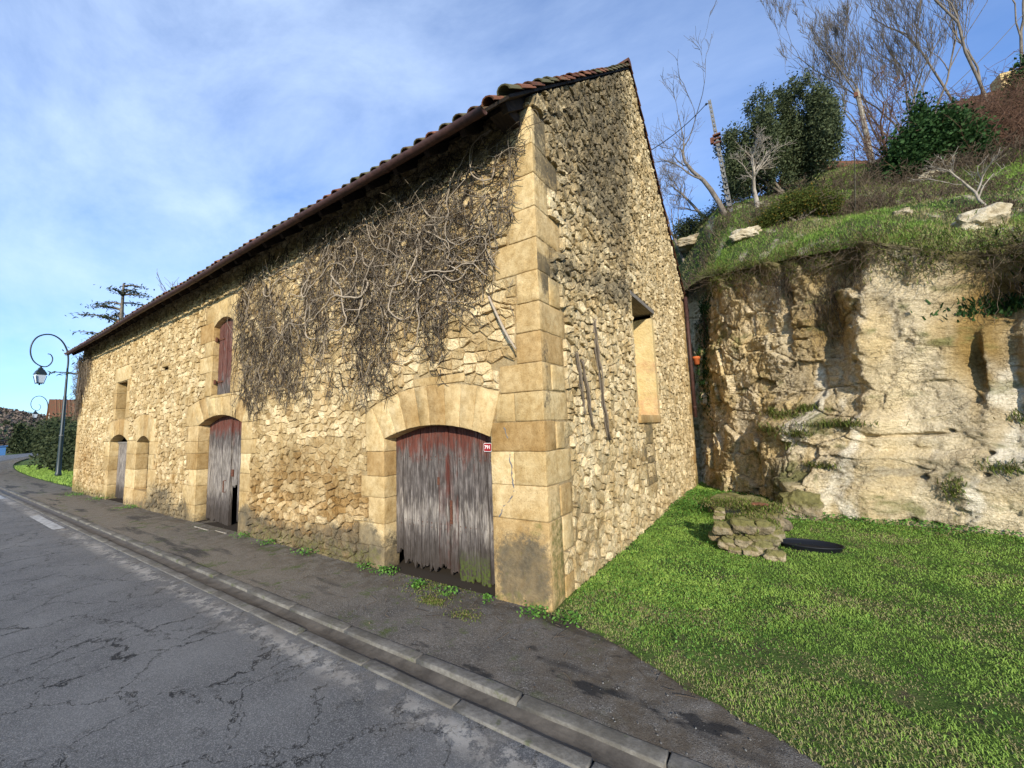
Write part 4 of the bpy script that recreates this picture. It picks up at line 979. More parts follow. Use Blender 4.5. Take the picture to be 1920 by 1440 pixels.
def cliff_disp(s,z):
    ws=s+.35*(fbm(s*1.1,z*1.1,3,1)-.5); wz=z+.28*(fbm(s*1.3+9,z*1.3,3,2)-.5)
    left=sst(5.0,4.1,s+1.5*(fbm(z*1.1,s*.9,4,8)-.5))
    f1,f2,cid,dx,dy=worley(ws*1.25,wz*2.0,3); g1,g2,cid2,dx2,dy2=worley(ws*3.6,wz*6.0,5)
    h1,h2,cid3,dx3,dy3=worley(ws*8.5,wz*13,11)
    blocks=.15*(cid-.5)+.16*dx*(cid*2-1)+.12*dy*(cid-.3)-.07*np.exp(-((f2-f1)/.03)**2)
    bl2=.022*(cid2-.5)+.05*dx2*(cid2*2-.8)+.035*dy2*(cid2-.6)-.02*np.exp(-((g2-g1)/.05)**2)
    bl3=.012*(cid3-.5)+.018*dx3-.008*np.exp(-((h2-h1)/.07)**2)+.028*(fbm(s*9,z*11,4,33)-.5)
    strata=.045*(fbm(s*.6,wz*5.5,4,12)-.5)+.03*(fbm(s*2,wz*16,3,13)-.5)
    rg=1-np.abs(2*fbm(ws*1.5,wz*1.6,4,35)-1); rg2=1-np.abs(2*fbm(ws*4.5,wz*6,4,36)-1)
    soft=.34*(fbm(s*1.15,z*.6,4,14)-.5)-.16*(rg-.6)-.05*(rg2-.6)+.16*(fbm(s*3,z*2.2,4,15)-.5)+.035*(fbm(s*12,z*10,4,16)-.5)
    D=(1-left)*.24*blocks+left*(blocks*1.05+bl2+bl3+strata-.03*(rg2-.6)-.07*(rg-.6)+.2*(fbm(s*.9,z*.8,3,37)-.5))+(1-left)*(soft+strata*.55+.18*bl2+.5*bl3)
    # named features
    D-=.26*blob(s,z,4.1,3.75,.24,.75)          # tall hollow in the middle
    D-=.20*blob(s,z,3.3,4.5,.10,1.0)            # cleft
    D+=.26*blob(s,z,4.72,3.1,.20,.8)
    D+=.20*sst(5.35,5.15,s-.35*(z-2.5)+.3*(fbm(z*2.2,z*0,3,20)-.5))*sst(1.6,2.0,z)*sst(4.6,4.9,s)
    D-=.60*blob(s,z,6.05,3.75,.38,.42)          # hollow upper right
    D-=.30*blob(s,z,6.15,2.3,.15,.9)+.26*blob(s,z,5.85,2.7,.12,.6)-.12*blob(s,z,6.0,2.4,.07,.7)
    D+=.35*sst(2.0,1.72,z+.12*(fbm(s*2,z*0,3,17)-.5))*sst(2.3,3.0,s)*sst(5.3,4.9,s)   # ledges with plants
    D+=.14*sst(2.35,2.2,z)*sst(2.6,3.1,s)*sst(5.0,4.6,s)
    D+=.16*sst(1.32,1.15,z+.1*(fbm(s*2.2,z*0,3,18)-.5))*sst(3.4,4.4,s)
    D+=.22*sst(1.0,.6,z)*sst(3.2,3.6,s)*sst(4.6,4.2,s)
    D-=.16*np.exp(-((z-(1.52+.05*(s-5)))/.028)**2)*sst(4.7,4.9,s)*sst(5.8,5.4,s)
    D-=.3*blob(s,z,.1,1.5,.35,.5)*sst(1.0,.3,s)
    for (a,b,c) in ((5.35,.85,.045),(5.98,1.25,.035),(5.95,.93,.03),(5.2,.15,.05),(5.45,.12,.05),(6.2,1.9,.05),(4.6,2.9,.04),(5.6,1.6,.03)): D-=.22*blob(s,z,a,b,c,c*.8)
    return D,left,cid,cid2,g2-g1,f2-f1
D,left,cid,cid2,gap2,gap1=cliff_disp(Sg,Zg)
D=D-.20*sst(.9,2.5,Sg)*sst(-1.1,-.2,Zg-zt)*0+.22*sst(-.5,0,Zg-zt+.0)*(fbm(Sg*3,Zg,3,19)-.2)          # turf lip hangs over
Wc=wbase(Sg)+D*sst(-.2,.15,Zg)-.09*np.maximum(Zg,0)
Xc=CA[0]+CT[0]*Sg+CN[0]*Wc; Yc=CA[1]+CT[1]*Sg+CN[1]*Wc
def mixc(a,b,t): return a*(1-t[:,None])+np.asarray(b)*t[:,None]
ns_=fbm(Sg*1.5,Zg*1.5,5,40); nf=fbm(Sg*7,Zg*7,4,41); nv=fbm(Sg*3.2,Zg*.8,5,42); nh=fbm(Sg*.8,Zg*6,4,43)
C=np.tile(np.array([.60,.52,.38]),(len(Sg),1))
C=mixc(C,(.68,.56,.36),left*sst(.30,.62,ns_+.15*(cid-.5)))
C=mixc(C,(.80,.68,.50),left*sst(.5,.7,cid2)*.6)
C=mixc(C,(.44,.32,.14),sst(.54,.70,nv)*(.45+.15*left))
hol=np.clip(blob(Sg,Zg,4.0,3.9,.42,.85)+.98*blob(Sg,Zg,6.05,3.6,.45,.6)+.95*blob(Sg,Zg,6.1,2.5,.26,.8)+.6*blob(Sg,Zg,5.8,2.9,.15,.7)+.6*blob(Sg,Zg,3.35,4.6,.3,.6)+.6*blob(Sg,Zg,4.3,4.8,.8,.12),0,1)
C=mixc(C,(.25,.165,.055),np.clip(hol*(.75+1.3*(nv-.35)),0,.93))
C=mixc(C,(.38,.33,.25),sst(.50,.66,fbm(Sg*2.2+4,Zg*1.1,5,44))*.55*(1-hol)); C=mixc(C,(.46,.33,.13),sst(.52,.66,fbm(Sg*1.7+9,Zg*1.0,6,47))*(.22+.25*left))
C=mixc(C,(.29,.26,.20),sst(1.3,1.0,Zg)*sst(.3,.55,nf)*sst(4.0,4.5,Sg)*sst(.55,.95,Zg)*.8)
C=mixc(C,(.23,.21,.13),sst(4.3,3.9,Sg)*sst(3.0,3.3,Sg)*sst(1.05,.85,Zg)*.8)
C=mixc(C,(.66,.62,.54),sst(.60,.72,fbm(Sg*2.6,Zg*.9,4,45))*.8*sst(2.5,3,Sg))
mossm=np.clip(sst(.57,.72,fbm(Sg*2.6,Zg*3.4,6,46)+.18*blob(Sg,Zg,3.9,1.85,1.0,.35)+.35*blob(Sg,Zg,0.3,3.6,.7,1.8)+.16*blob(Sg,Zg,3.6,.8,.4,.3)+.12*sst(.5,.0,Zg)),0,1)
C=mixc(C,(.13,.14,.05),mossm*sst(.35,.6,nf)*.75)
C=mixc(C,(.16,.13,.08),np.clip(np.exp(-(gap2/.03)**2)*left*.35,0,1))
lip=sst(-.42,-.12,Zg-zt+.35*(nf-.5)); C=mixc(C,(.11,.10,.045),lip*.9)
C*= (0.86+.36*nf)[:,None]*np.array([[1.05,1.01,.93]])
i=(np.arange(ns-1)[:,None]*nz+np.arange(nz-1)[None,:]).ravel()
s=NT('layered_cliff_limestone',.95,.1); cc=s.colattr(); n1=s.noise(26,6,.7); n2=s.noise(9,5,.65,s.map((1,1,2.6)))
nv=s.N.new('ShaderNodeTexNoise'); nv.inputs['Scale'].default_value=5; nv.inputs['Detail'].default_value=5; s.L.new(s.pos,nv.inputs['Vector'])
vm=s.N.new('ShaderNodeVectorMath'); vm.operation='MULTIPLY_ADD'; vm.inputs[1].default_value=(.35,.35,.25); s.L.new(nv.outputs['Color'],vm.inputs[0]); s.L.new(s.map((1,1,1.5)),vm.inputs[2])
ck=s.math('MULTIPLY',s.rng(s.vor(7,'DISTANCE_TO_EDGE',vm.outputs[0]),.0,.045,1,0),s.rng(s.noise(1.6,4,.6),.45,.6))
cc=s.mix(s.math('MULTIPLY',ck,.28),cc,s.mix(1.0,cc,(.35,.30,.24),'MULTIPLY'))
cc=s.mix(s.rng(n1,.3,.7),s.mix(1.0,cc,(.62,.58,.50),'MULTIPLY'),s.mix(1.0,cc,(1.2,1.2,1.18),'MULTIPLY')); cc=s.mix(s.rng(s.noise(60,3),.56,.7,0,.5),cc,s.mix(1.0,cc,(.45,.42,.36),'MULTIPLY'))
CLIFFM=s.end(cc,s.bump(s.math('SUBTRACT',s.math('ADD',s.math('MULTIPLY',n1,.9),n2),s.math('MULTIPLY',ck,.4)),1.0,.045))
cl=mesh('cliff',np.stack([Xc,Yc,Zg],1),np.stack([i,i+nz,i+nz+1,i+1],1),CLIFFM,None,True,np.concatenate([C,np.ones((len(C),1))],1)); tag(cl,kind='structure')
_ls=np.linspace(-4.5,12,620); _lz=np.linspace(-.5,8,320); _LD=cliff_disp(np.repeat(_ls,320),np.tile(_lz,620))[0].reshape(620,320)
def cliff_pt(s,z,out=0):
    d=_LD[int(min(619,max(0,round((s+4.5)/16.5*619)))),int(min(319,max(0,round((z+.5)/8.5*319))))]; w=float(wbase(s))+float(d)+out-.09*z
    return Vector((CA[0]+CT[0]*s+CN[0]*w,CA[1]+CT[1]*s+CN[1]*w,z))
# hillside above the cliff ------------------------------------------------
CP=[(1.1,11,9.0),(2.2,11,8.9),(2.9,10,7.75),(4.0,8,6.45),(4.4,10,7.3),(5.6,13.5,10.2),(8.0,12,8.6),(6.1,8,6.0),(6.4,6.8,5.1),(3.3,6.9,5.4),(1.5,8.6,6.0),(.5,9.4,6.5),(-2,12,7.4),(-3,16,10),(5,25,14),(15,25,15.5),(-6,30,12),(12,18,12.6),(25,20,14),(0,18,12.2),(9.5,8,6.0),(12,6,5.2),(30,5,7),(-15,20,9),(-25,25,9),(5,50,19),(30,50,22),(-25,55,12)]
CPa=np.array(CP); 
def rbf(r): return r
A_=rbf(np.hypot(CPa[:,None,0]-CPa[None,:,0],CPa[:,None,1]-CPa[None,:,1]))+np.eye(len(CP))*.0
G_=np.block([[A_,np.ones((len(CP),1)),CPa[:,:2]],[np.ones((1,len(CP))),np.zeros((1,3))],[CPa[:,:2].T,np.zeros((2,3))]])
wts=np.linalg.solve(G_,np.concatenate([CPa[:,2],[0,0,0]]))
def hill_raw(x,y):
    x=np.asarray(x,float);y=np.asarray(y,float)
    r=np.hypot(x[...,None]-CPa[:,0],y[...,None]-CPa[:,1]); return r@wts[:len(CP)]+wts[-3]+wts[-2]*x+wts[-1]*y
def sw(x,y): x=np.asarray(x,float)-CA[0]; y=np.asarray(y,float)-CA[1]; return x*CT[0]+y*CT[1],-(x*CN[0]+y*CN[1])
def hill(x,y):
    s,b=sw(x,y); b=b+wbase(s)-.45; t=sst(0,1.3,b)
    zt=ztop(s)-.02; z=zt*(1-t)+hill_raw(x,y)*t
    return z+(.30*(fbm(np.asarray(x)*1.1,np.asarray(y)*1.1,4,50)-.5)+.16*(fbm(np.asarray(x)*3.2,np.asarray(y)*3.2,3,52)-.5))*sst(0,1,b)+.5*(fbm(np.asarray(x)*.25,np.asarray(y)*.25,3,51)-.5)*sst(1,5,b)
def at(px,py,Y,dz=0,march=True):
    if march:      # where the sight line first meets the hillside
        t=np.linspace(5,60,1400); d=fw+rt*((px-960)/FPX)-up*((py-720)/FPX); X=CAM.x+d.x*t; Y_=CAM.y+d.y*t; Z=CAM.z+d.z*t; k=np.where((Z<hill(X,Y_))&(sw(X,Y_)[1]>.2))[0]
        if len(k) and Y_[k[0]]<Y+6: return Vector((float(X[k[0]]),float(Y_[k[0]]),float(Z[k[0]])+dz))
    p=P(px,py,Y); p.z=float(hill(p.x,p.y))+dz; return p
LAWNS=[(at(1650,352,9),1.3,.9),(at(1590,385,9),.9,.6),(at(1890,305,9),1.5,.9),(at(1760,440,6),1.3,.35),(at(1560,425,6),.9,.3),(at(1870,450,6),1.0,.3),(at(1345,470,7),.8,.45)]
def lawnmask(x,y):
    m=0
    for c,rx,ry in LAWNS: m=m+np.exp(-(((x-c.x)/(rx*1.3))**2+((y-c.y)/(ry*1.6))**2))
    return np.clip(m*1.3+.7*(fbm(x*2.2,y*2.2,4,63)-.5),0,1)
hs=np.concatenate([np.linspace(-30,-2,60),np.linspace(-1.9,10,220),np.linspace(10.3,32,50)]); hb=np.concatenate([np.linspace(-.03,6,130),np.linspace(6.15,50,90)])
Sh=np.repeat(hs,len(hb)); Bh=np.tile(hb,len(hs)); Bq=Bh+.45-wbase(Sh)-.10*sst(.5,0,Bh)*fbm(Sh*3,Sh*0,3,19)
Xh=CA[0]+CT[0]*Sh-CN[0]*Bq; Yh=CA[1]+CT[1]*Sh-CN[1]*Bq; Zh=hill(Xh,Yh)
k=len(hb); i=(np.arange(len(hs)-1)[:,None]*k+np.arange(k-1)[None,:]).ravel()
gn=fbm(Xh*.9,Yh*.9,5,60); gf=fbm(Xh*4,Yh*4,4,61)
lm=lawnmask(Xh,Yh); CH=np.tile(np.array([.075,.062,.035]),(len(Xh),1)); CH=mixc(CH,(.05,.06,.025),sst(.4,.6,gn)); CH=mixc(CH,(.075,.12,.025),lm); CH=mixc(CH,(.045,.06,.02),sst(.5,.65,gf)*.6)
dkb=np.clip(blob(Xh,Yh,6.0,11.2,1.3,1.6),0,1); CH=mixc(CH,(.045,.06,.022),dkb*.8); CH=mixc(CH,(.42,.36,.26),sst(.64,.7,fbm(Xh*2.2,Yh*2.2,4,62))*.8)
CH=mixc(CH,(.12,.09,.05),sst(4.5,7,Bh)*.7)
s=NT('hillside_turf',.95,.1); HILLM=s.end(s.colattr(),s.bump(s.noise(14,6,.75),1,.06))
hl=mesh('hillside',np.stack([Xh,Yh,Zh],1),np.stack([i,i+k,i+k+1,i+1],1),HILLM,None,True,np.concatenate([CH,np.ones((len(CH),1))],1)); tag(hl,kind='structure')

# ------------------------------------------------------------------ scattered blades and leaves (numpy)
def blades(name,P0,hgt,wid,col,lean=.5,mat=GRASS,parent=None,segs=2,dirn=None):
    n=len(P0); az=RS.rand(n)*2*np.pi; ln=lean*(.3+RS.rand(n)); hd=RS.rand(n)*2*np.pi
    side=np.stack([np.cos(az),np.sin(az),np.zeros(n)],1)*wid[:,None]*.5
    ld=np.stack([np.cos(hd),np.sin(hd),np.zeros(n)],1)
    H=hgt[:,None]; up_=np.array([[0,0,1.]])
    b=P0; m=P0+up_*H*.6+ld*H*ln[:,None]*.3; t=P0+up_*H*(1-.35*ln[:,None])+ld*H*ln[:,None]
    V=np.stack([b-side,b+side,m+side*.8,m-side*.8,t],1).reshape(-1,3)
    i=np.arange(n)*5; F4=np.stack([i,i+1,i+2,i+3],1); F3_=np.stack([i+3,i+2,i+4],1)
    me=bpy.data.meshes.new(name); me.vertices.add(len(V)); me.vertices.foreach_set('co',V.astype(np.float32).ravel())
    L=np.concatenate([F4.ravel(),F3_.ravel()]).astype(np.int32); me.loops.add(len(L)); me.loops.foreach_set('vertex_index',L)
    me.polygons.add(2*n); me.polygons.foreach_set('loop_start',np.concatenate([np.arange(n)*4,4*n+np.arange(n)*3]).astype(np.int32)); me.polygons.foreach_set('loop_total',np.concatenate([np.full(n,4),np.full(n,3)]).astype(np.int32)); me.update(calc_edges=True)
    a=me.attributes.new('st','FLOAT_COLOR','POINT'); a.data.foreach_set('color',np.repeat(col,5,0).astype(np.float32).ravel())
    return link(name,me,mat,parent)
def leaves(name,P0,size,mat,col,parent=None,N0=None,spread=1.,asp=.5):
    n=len(P0); q=RS.normal(size=(n,3)); 
    if N0 is not None: q=q*spread+N0
    q/=np.linalg.norm(q,axis=1)[:,None]; a=np.cross(q,RS.normal(size=(n,3))); a/=np.linalg.norm(a,axis=1)[:,None]; b=np.cross(q,a)
    sz=size if hasattr(size,'__len__') else np.full(n,size); sz=sz[:,None]*(.6+.8*RS.rand(n,1))
    V=np.stack([P0-a*sz*.5,P0+b*sz*asp*.5+q*sz*.08,P0+a*sz*.5,P0-b*sz*asp*.5+q*sz*.08],1).reshape(-1,3); i=np.arange(n)*4
    return mesh(name,V,np.stack([i,i+1,i+2,i+3],1),mat,parent,False,np.repeat(col,4,0))
# lawn
def lawn(n,x0,x1,y0,y1,hh,keepf):
    x=x0+(x1-x0)*RS.rand(n); y=y0+(y1-y0)*RS.rand(n); k=keepf(x,y); return x[k],y[k]
def vis(x,y,z,m=60):
    d=np.stack([x,y,z],1)-np.array(CAM); kz=d@np.array(fw); px=960+FPX*(d@np.array(rt))/kz; py=720-FPX*(d@np.array(up))/kz
    return (kz>.1)&(px>-m)&(px<1920+m)&(py>-m)&(py<1440+m)
def keep(x,y):
    s,b=sw(x,y); e=edge_y(x)+.30*(fbm(x*2.6,x*0+3,4,6)-.45)+.10*(fbm(x*11,y*11,3,66)-.5)
    d=np.hypot(x-CAM.x,y-CAM.y); dens=np.clip((3.4/d)**1.15,.15,1)
    patch=fbm(x*1.7,y*1.7,4,70); bare=sst(.60,.68,patch+.12*sst(.45,0,y-e))*.75
    inb=((x<.04)&(y>0))|(((x-2.32)/.37)**2+((y-3.45)/.2)**2<1)|(((x-1.6)/.42)**2+((y-3.1)/.45)**2<1)
    return (y>e)&(b+wbase(s)<.25)&(~inb)&vis(x,y,x*0)&(RS.rand(len(x))<dens*(1-bare))
x,y=lawn(980000,-.1,9.5,-1.3,10,0,keep)
e=edge_y(x); pt=fbm(x*.9,y*.9,4,71); pf=fbm(x*3.5,y*3.5,3,72)
straw=np.clip(.02+.5*sst(.5,.05,y-e)+.75*sst(.53,.66,fbm(x*1.3,y*1.3,4,73)*.5+fbm(x*4.5,y*4.5,4,74)*.5+.10*sst(1.0,.1,y-e)+.05*sst(1.0,2.4,x)*sst(3,1,y))+.5*np.exp(-((x-1.5)/1.1)**2-((y-.25)/.38)**2)*sst(.35,.6,fbm(x*3.2,y*3.2,4,76))+.4*np.exp(-((x-3.3)/.6)**2-((y-1.6)/.5)**2),0,.8)
cl_=sst(2.3,1.0,x+.5*(pt-.5))*sst(0.3,1.0,y)            # clover near the barn
straw=straw*(1-cl_*.85)
isstraw=(RS.rand(len(x))<straw*.9)
r=np.clip(.10+1.0*(pf-.25)+.30*RS.rand(len(x))+.12*cl_+.5*(pt-.5),0,1); col=np.stack([r,np.where(isstraw,.55+.45*RS.rand(len(x)),.10*RS.rand(len(x))),r*0,r*0+1],1)
pc=fbm(x*7,y*7,3,75); h=.62*(.022+.042*RS.rand(len(x)))*(.35+.7*pt+.9*(pc-.2))*np.where(isstraw,.8,1)*(1+.6*sst(4.2,5.4,y)); d=np.hypot(x-CAM.x,y-CAM.y); wd=(.0028+.0008*d)*np.where(cl_>.5,1.9,1)
tag(blades('grass',np.stack([x,y,lawn_z(x,y)],1),h,wd,col,1.1),kind='stuff',label='short lawn grass mixed with clover and straw between barn and cliff')
print('blades',len(x))
# clover / broad leaves close to the gable and along the cliff foot
n=42000; x=RS.rand(n)*5.2; y=RS.rand(n)*8-.3; s_,b_=sw(x,y)
k=(x>.05)&(y>edge_y(x)+.2)&(b_+wbase(s_)<.1)&vis(x,y,x*0)&(RS.rand(n)<np.maximum(sst(2.4,.9,x+.8*(fbm(x*1.5,y*1.5,3,71)-.5)),.15*sst(.55,.6,fbm(x*2,y*2,3,77))+.9*sst(4.4,5.3,y)))
x=x[k];y=y[k]; r=RS.rand(len(x)); hh=.02+.045*RS.rand(len(x))+.05*sst(4.6,5.3,y)
tag(leaves('clover',np.stack([x,y,lawn_z(x,y)+hh],1),.017+.016*sst(4.4,5.3,y),LEAFG,np.stack([r,r*0,r*0,r*0+1],1),None,np.array([[0,0,1.]]),.55,.9),kind='stuff',label='low clover and broad leaved weeds at the foot of gable and cliff')
# grass beside the road behind the barn, and verge weeds
n=30000; x=-22-RS.rand(n)*32; y=yoff(x)+.35+RS.rand(n)*3.2; k=(x<-21.7)&vis(x,y,x*0)&(RS.rand(n)<.8); x=x[k];y=y[k]; r=np.clip(.5+.6*RS.rand(len(x)),0,1)
tag(blades('grass',np.stack([x,y,x*0-.03],1),.10+.12*RS.rand(len(x)),np.full(len(x),.03),np.stack([r,.15*RS.rand(len(x)),r*0,r*0+1],1),.8),kind='stuff',label='bright grass verge beyond the far corner of the barn')
xx=np.linspace(-60,-21.7,60); strip('verge',.25,6,-.02,SOIL,xx,6)
# hill grass and lip growth
n=170000; s_=-5+RS.rand(n)*13; b_=RS.rand(n)**1.5*8; bq=b_+.45-wbase(s_); x=CA[0]+CT[0]*s_-CN[0]*bq; y=CA[1]+CT[1]*s_-CN[1]*bq; z=hill(x,y)
lm=lawnmask(x,y); k=vis(x,y,z)&(RS.rand(n)<.34+.9*lm); x=x[k];y=y[k];z=z[k]; b_=b_[k]; lm=lm[k]; pf=fbm(x*2.5,y*2.5,3,80); st_=sst(.45,.62,fbm(x*1.2,y*1.2,4,81)+.12*sst(.8,0,b_))
r=np.clip(pf*.9+.2*RS.rand(len(x)),0,1)*(.45+.55*lm); st_=np.clip(st_+.3*(1-lm),0,1); tag(blades('grass',np.stack([x,y,z-.01],1),.05+.09*RS.rand(len(x)),np.full(len(x),.013),np.stack([r,np.where(RS.rand(len(x))<st_*.7,.6+.4*RS.rand(len(x)),.1),r*0,r*0+1],1),1.0),kind='stuff',label='green and straw coloured grass on the slope above the cliff')
# dead bramble and roots hanging over the cliff lip
tw=Tubes(3)
for k in range(1900):
    s_=random.uniform(-1.2,8.2); w8=float(fbm(np.array(s_*1.1),np.array(3.),3,90)); 
    if random.random()>.25+1.5*(w8-.3): continue
    z=float(ztop(s_))+random.uniform(-.38,.12)-(.25 if 3.0<s_<3.5 else 0); p=cliff_pt(s_,min(z,float(ztop(s_))),random.uniform(.05,.25)); p.z=z
    a=random.uniform(0,2*math.pi); v=Vector((CT[0]*math.cos(a),CT[1]*math.cos(a),math.sin(a)*.6-.25))+Vector((CN[0],CN[1],0))*random.uniform(-.1,.5); pts=[]
    L=random.randint(5,12)
    for i in range(L):
        pts.append(tuple(p)); v+=Vector((random.gauss(0,.28),random.gauss(0,.28),random.gauss(-.06,.25))); v.normalize(); p=p+v*.05
    tw.add(pts,.0032,(min(1,max(0,random.gauss(.5,.3))),0,0,1))
for (a,b,c,dz) in ((3.05,3.45,5.3,1.5),(4.1,4.9,4.9,.9),(3.8,4.3,4.7,1.6),(5.9,6.9,4.3,.9),(-.3,.5,5.2,2.5),(2.2,3.0,5.5,.5)):
    for k in range(45):
        s_=random.uniform(a,b); z=c-random.random()*.4; x_=cliff_pt(s_,z,.07); L=random.randint(6,int(8+dz*12)); pts=[]; p=x_
        for i in range(L):
            pts.append(tuple(p)); p=p+Vector((random.gauss(0,.022),random.gauss(-.004,.018),-.05+random.gauss(0,.02)))
        tw.add(pts,.0035,(min(1,max(0,random.gauss(.35,.25))),0,0,1))
tag(tw.build('bramble',DRY),kind='stuff',label='dead brown brambles and roots hanging over the cliff edge')
# hanging green tufts on the lip and the ledges
def tuft_cloud(name,spots,mat,label,size=.035,kind='stuff',h=.12):
    PP=[]; 
    for (s_,z,rs,rz,n) in spots:
        for k in range(n):
            a=random.gauss(0,rs); b=random.gauss(0,rz); p=cliff_pt(s_+a,z+b,random.uniform(.0,.07)); PP.append(tuple(p))
    PP=np.array(PP); r=RS.rand(len(PP)); 
    return tag(blades(name,PP,h*(.4+RS.rand(len(PP))),np.full(len(PP),size*.4),np.stack([r,np.where(RS.rand(len(PP))<.25,.7,.05),r*0,r*0+1],1),1.3,mat),kind=kind,label=label)
tuft_cloud('ledge_plants',[(2.9,2.02,.12,.04,90),(3.4,1.93,.18,.04,260),(3.75,2.05,.12,.03,200),(3.3,1.62,.25,.06,160),(3.9,1.55,.15,.03,120),(4.5,1.72,.26,.025,330),(3.6,1.35,.12,.05,70),(4.3,.97,.16,.02,140),(6.15,1.02,.10,.05,120),(5.7,.66,.07,.1,110),(6.2,1.75,.06,.05,60)],MOSS,'small green plants growing on the ledges of the cliff')
tuft_cloud('ivy_patch',[(.15,5.2,.25,.35,420),(.1,4.2,.12,.5,300),(.25,3.0,.15,.5,260),(6.0,3.55,.22,.08,260),(6.6,4.0,.25,.25,200)],LEAFI,'dark green ivy clinging to the cliff',.08)
tuft_cloud('lip_grass',[(s_,float(ztop(s_))-.12,.35,.16,520) for s_ in np.arange(-.6,8,.45)],MOSS,'mossy grass draping over the top of the cliff',.03,h=.14)
# loose rocks ----------------------------------------------------------
def rock(name,c,r,mat,seed,parent=None,flat=1.,col=(.5,.1,.2,.1),sub=3):
    bm=bmesh.new(); bmesh.ops.create_icosphere(bm,subdivisions=sub,radius=1)
    for v in bm.verts:
        q=v.co.copy(); m=max(abs(q.x),abs(q.y),abs(q.z)); q=q*(.6+.4/m)
        d=1+.75*(float(fbm(q.x*1.3+seed*3.1+q.z*1.1,q.y*1.6+seed-q.z,4,seed%7))-.5)+.45*(float(fbm(q.x*3.3+seed+q.y,q.z*3.7+q.y*2,4,3))-.5)
        v.co=Vector((q.x*r[0],q.y*r[1],q.z*r[2]))*d+Vector(c)
    me=bpy.data.meshes.new(name); bm.to_mesh(me); bm.free()
    at=me.attributes.new('st','FLOAT_COLOR','POINT')
    for i,v in enumerate(me.vertices):
        t=(v.co.z-c[2])/r[2]; at.data[i].color=(col[0],col[1],col[2]*(max(0,t)*1.4+.3),col[3])
    return link(name,me,mat,parent)
# ruined masonry block in the lawn
rb=empty('ruined_masonry_block',(1.6,3.1,.05)); tag(rb,'low ruined masonry block of stones overgrown with moss standing in the lawn','ruin')
rock('rubble_core',(1.62,3.12,.18),(.35,.42,.27),ROCKM,4,rb,1,(.15,.6,.9,.3),5)
for k,(a,b,c,r_,cc_) in enumerate(((1.35,2.72,.10,.11,.9),(1.55,2.69,.16,.10,.5),(1.78,2.70,.10,.12,.8),(1.92,2.62,.03,.12,1.),(1.32,2.74,.30,.13,.5),(1.58,2.70,.36,.15,.25),(1.82,2.74,.36,.12,.3),(1.25,2.95,.42,.07,1),(1.65,2.68,.04,.09,.7),(1.45,2.70,.02,.08,.6),(1.93,2.85,.25,.12,.4),(1.2,2.9,.14,.10,.5),(1.24,3.1,.46,.07,1))):
    rock('stone',(a,b+.05,c+.05),(r_*1.05,r_*.6,r_*.75),ROCKM,k+11,rb,1,(cc_*.45,.65*(1-cc_)+.12,.85,.3),3)
rk=rock('mossy_boulder',(1.78,4.3,.22),(.30,.25,.24),ROCKM,8,None,1,(.2,.6,.7,.4),4); tag(rk,'mossy boulder right behind the ruined masonry block','boulder')
rk=rock('mossy_boulder',(1.35,5.2,.18),(.45,.35,.24),ROCKM,9,None,1,(.35,.4,.8,.3),4); tag(rk,'flat mossy boulder at the cliff foot nearest the barn gable','boulder')
rk=rock('mossy_boulder',(2.3,5.4,.22),(.33,.3,.28),ROCKM,10,None,1,(.3,.5,.7,.4),4); tag(rk,'dark boulder leaning on the cliff foot behind the black tub','boulder')
rk=rock('fallen_tile',(1.72,4.2,.47),(.14,.08,.02),TILE,3,None,1,(.9,0,0,0),2); tag(rk,'broken orange roof tile lying on the mossy boulder','roof tile')
PP=[];n=2600
for k in range(n):
    a=random.gauss(1.62,.18); b=random.gauss(3.15,.22); PP.append((a,b,.41+random.uniform(-.05,.03)))
for k in range(1500): PP.append((random.gauss(1.72,.2),random.gauss(4.25,.2),.43+random.uniform(-.08,.03)))
for k in range(1500): PP.append((random.gauss(1.25,.28),random.gauss(4.8,.25),.38+random.uniform(-.08,.03)))
PP=np.array(PP); d_=np.where(PP[:,1]<3.9,np.hypot((PP[:,0]-1.6)/.42,(PP[:,1]-3.15)/.46),.4); PP[:,2]-=.22*np.clip(d_-.75,0,1)**1.0; PP=PP[d_<1.05]; r=RS.rand(len(PP))
tag(blades('moss',PP,.03+.04*RS.rand(len(PP)),np.full(len(PP),.012),np.stack([r,np.where(RS.rand(len(PP))<.3,.8,.0),r*0,r*0+1],1),1.2,MOSS),kind='stuff',label='moss and grass on top of the ruined masonry block and boulders')
# black tub half sunk in the lawn
tb=MB(); 
prof=[(.32,.0),(.36,.10),(.375,.10),(.36,.085),(.33,.0)]
V=[];Fq=[];m=28
for r_,z_ in ((.34,-.05),(.39,.10),(.405,.105),(.405,.09),(.38,.085),(.345,.05)):
    for q in range(m): w=2*math.pi*q/m; V.append((2.32+r_*math.cos(w),3.45+r_*.55*math.sin(w),.0+z_))
for j in range(5):
    for q in range(m): Fq.append((j*m+q,j*m+(q+1)%m,(j+1)*m+(q+1)%m,(j+1)*m+q))
Fq.append(tuple(5*m+q for q in range(m)))
o=mesh('plastic_tub',V,Fq,BLACKP,None,True,[(0,0,0,1)]*len(V)); tag(o,'shallow black plastic tub half buried in the lawn right of the masonry block','tub')
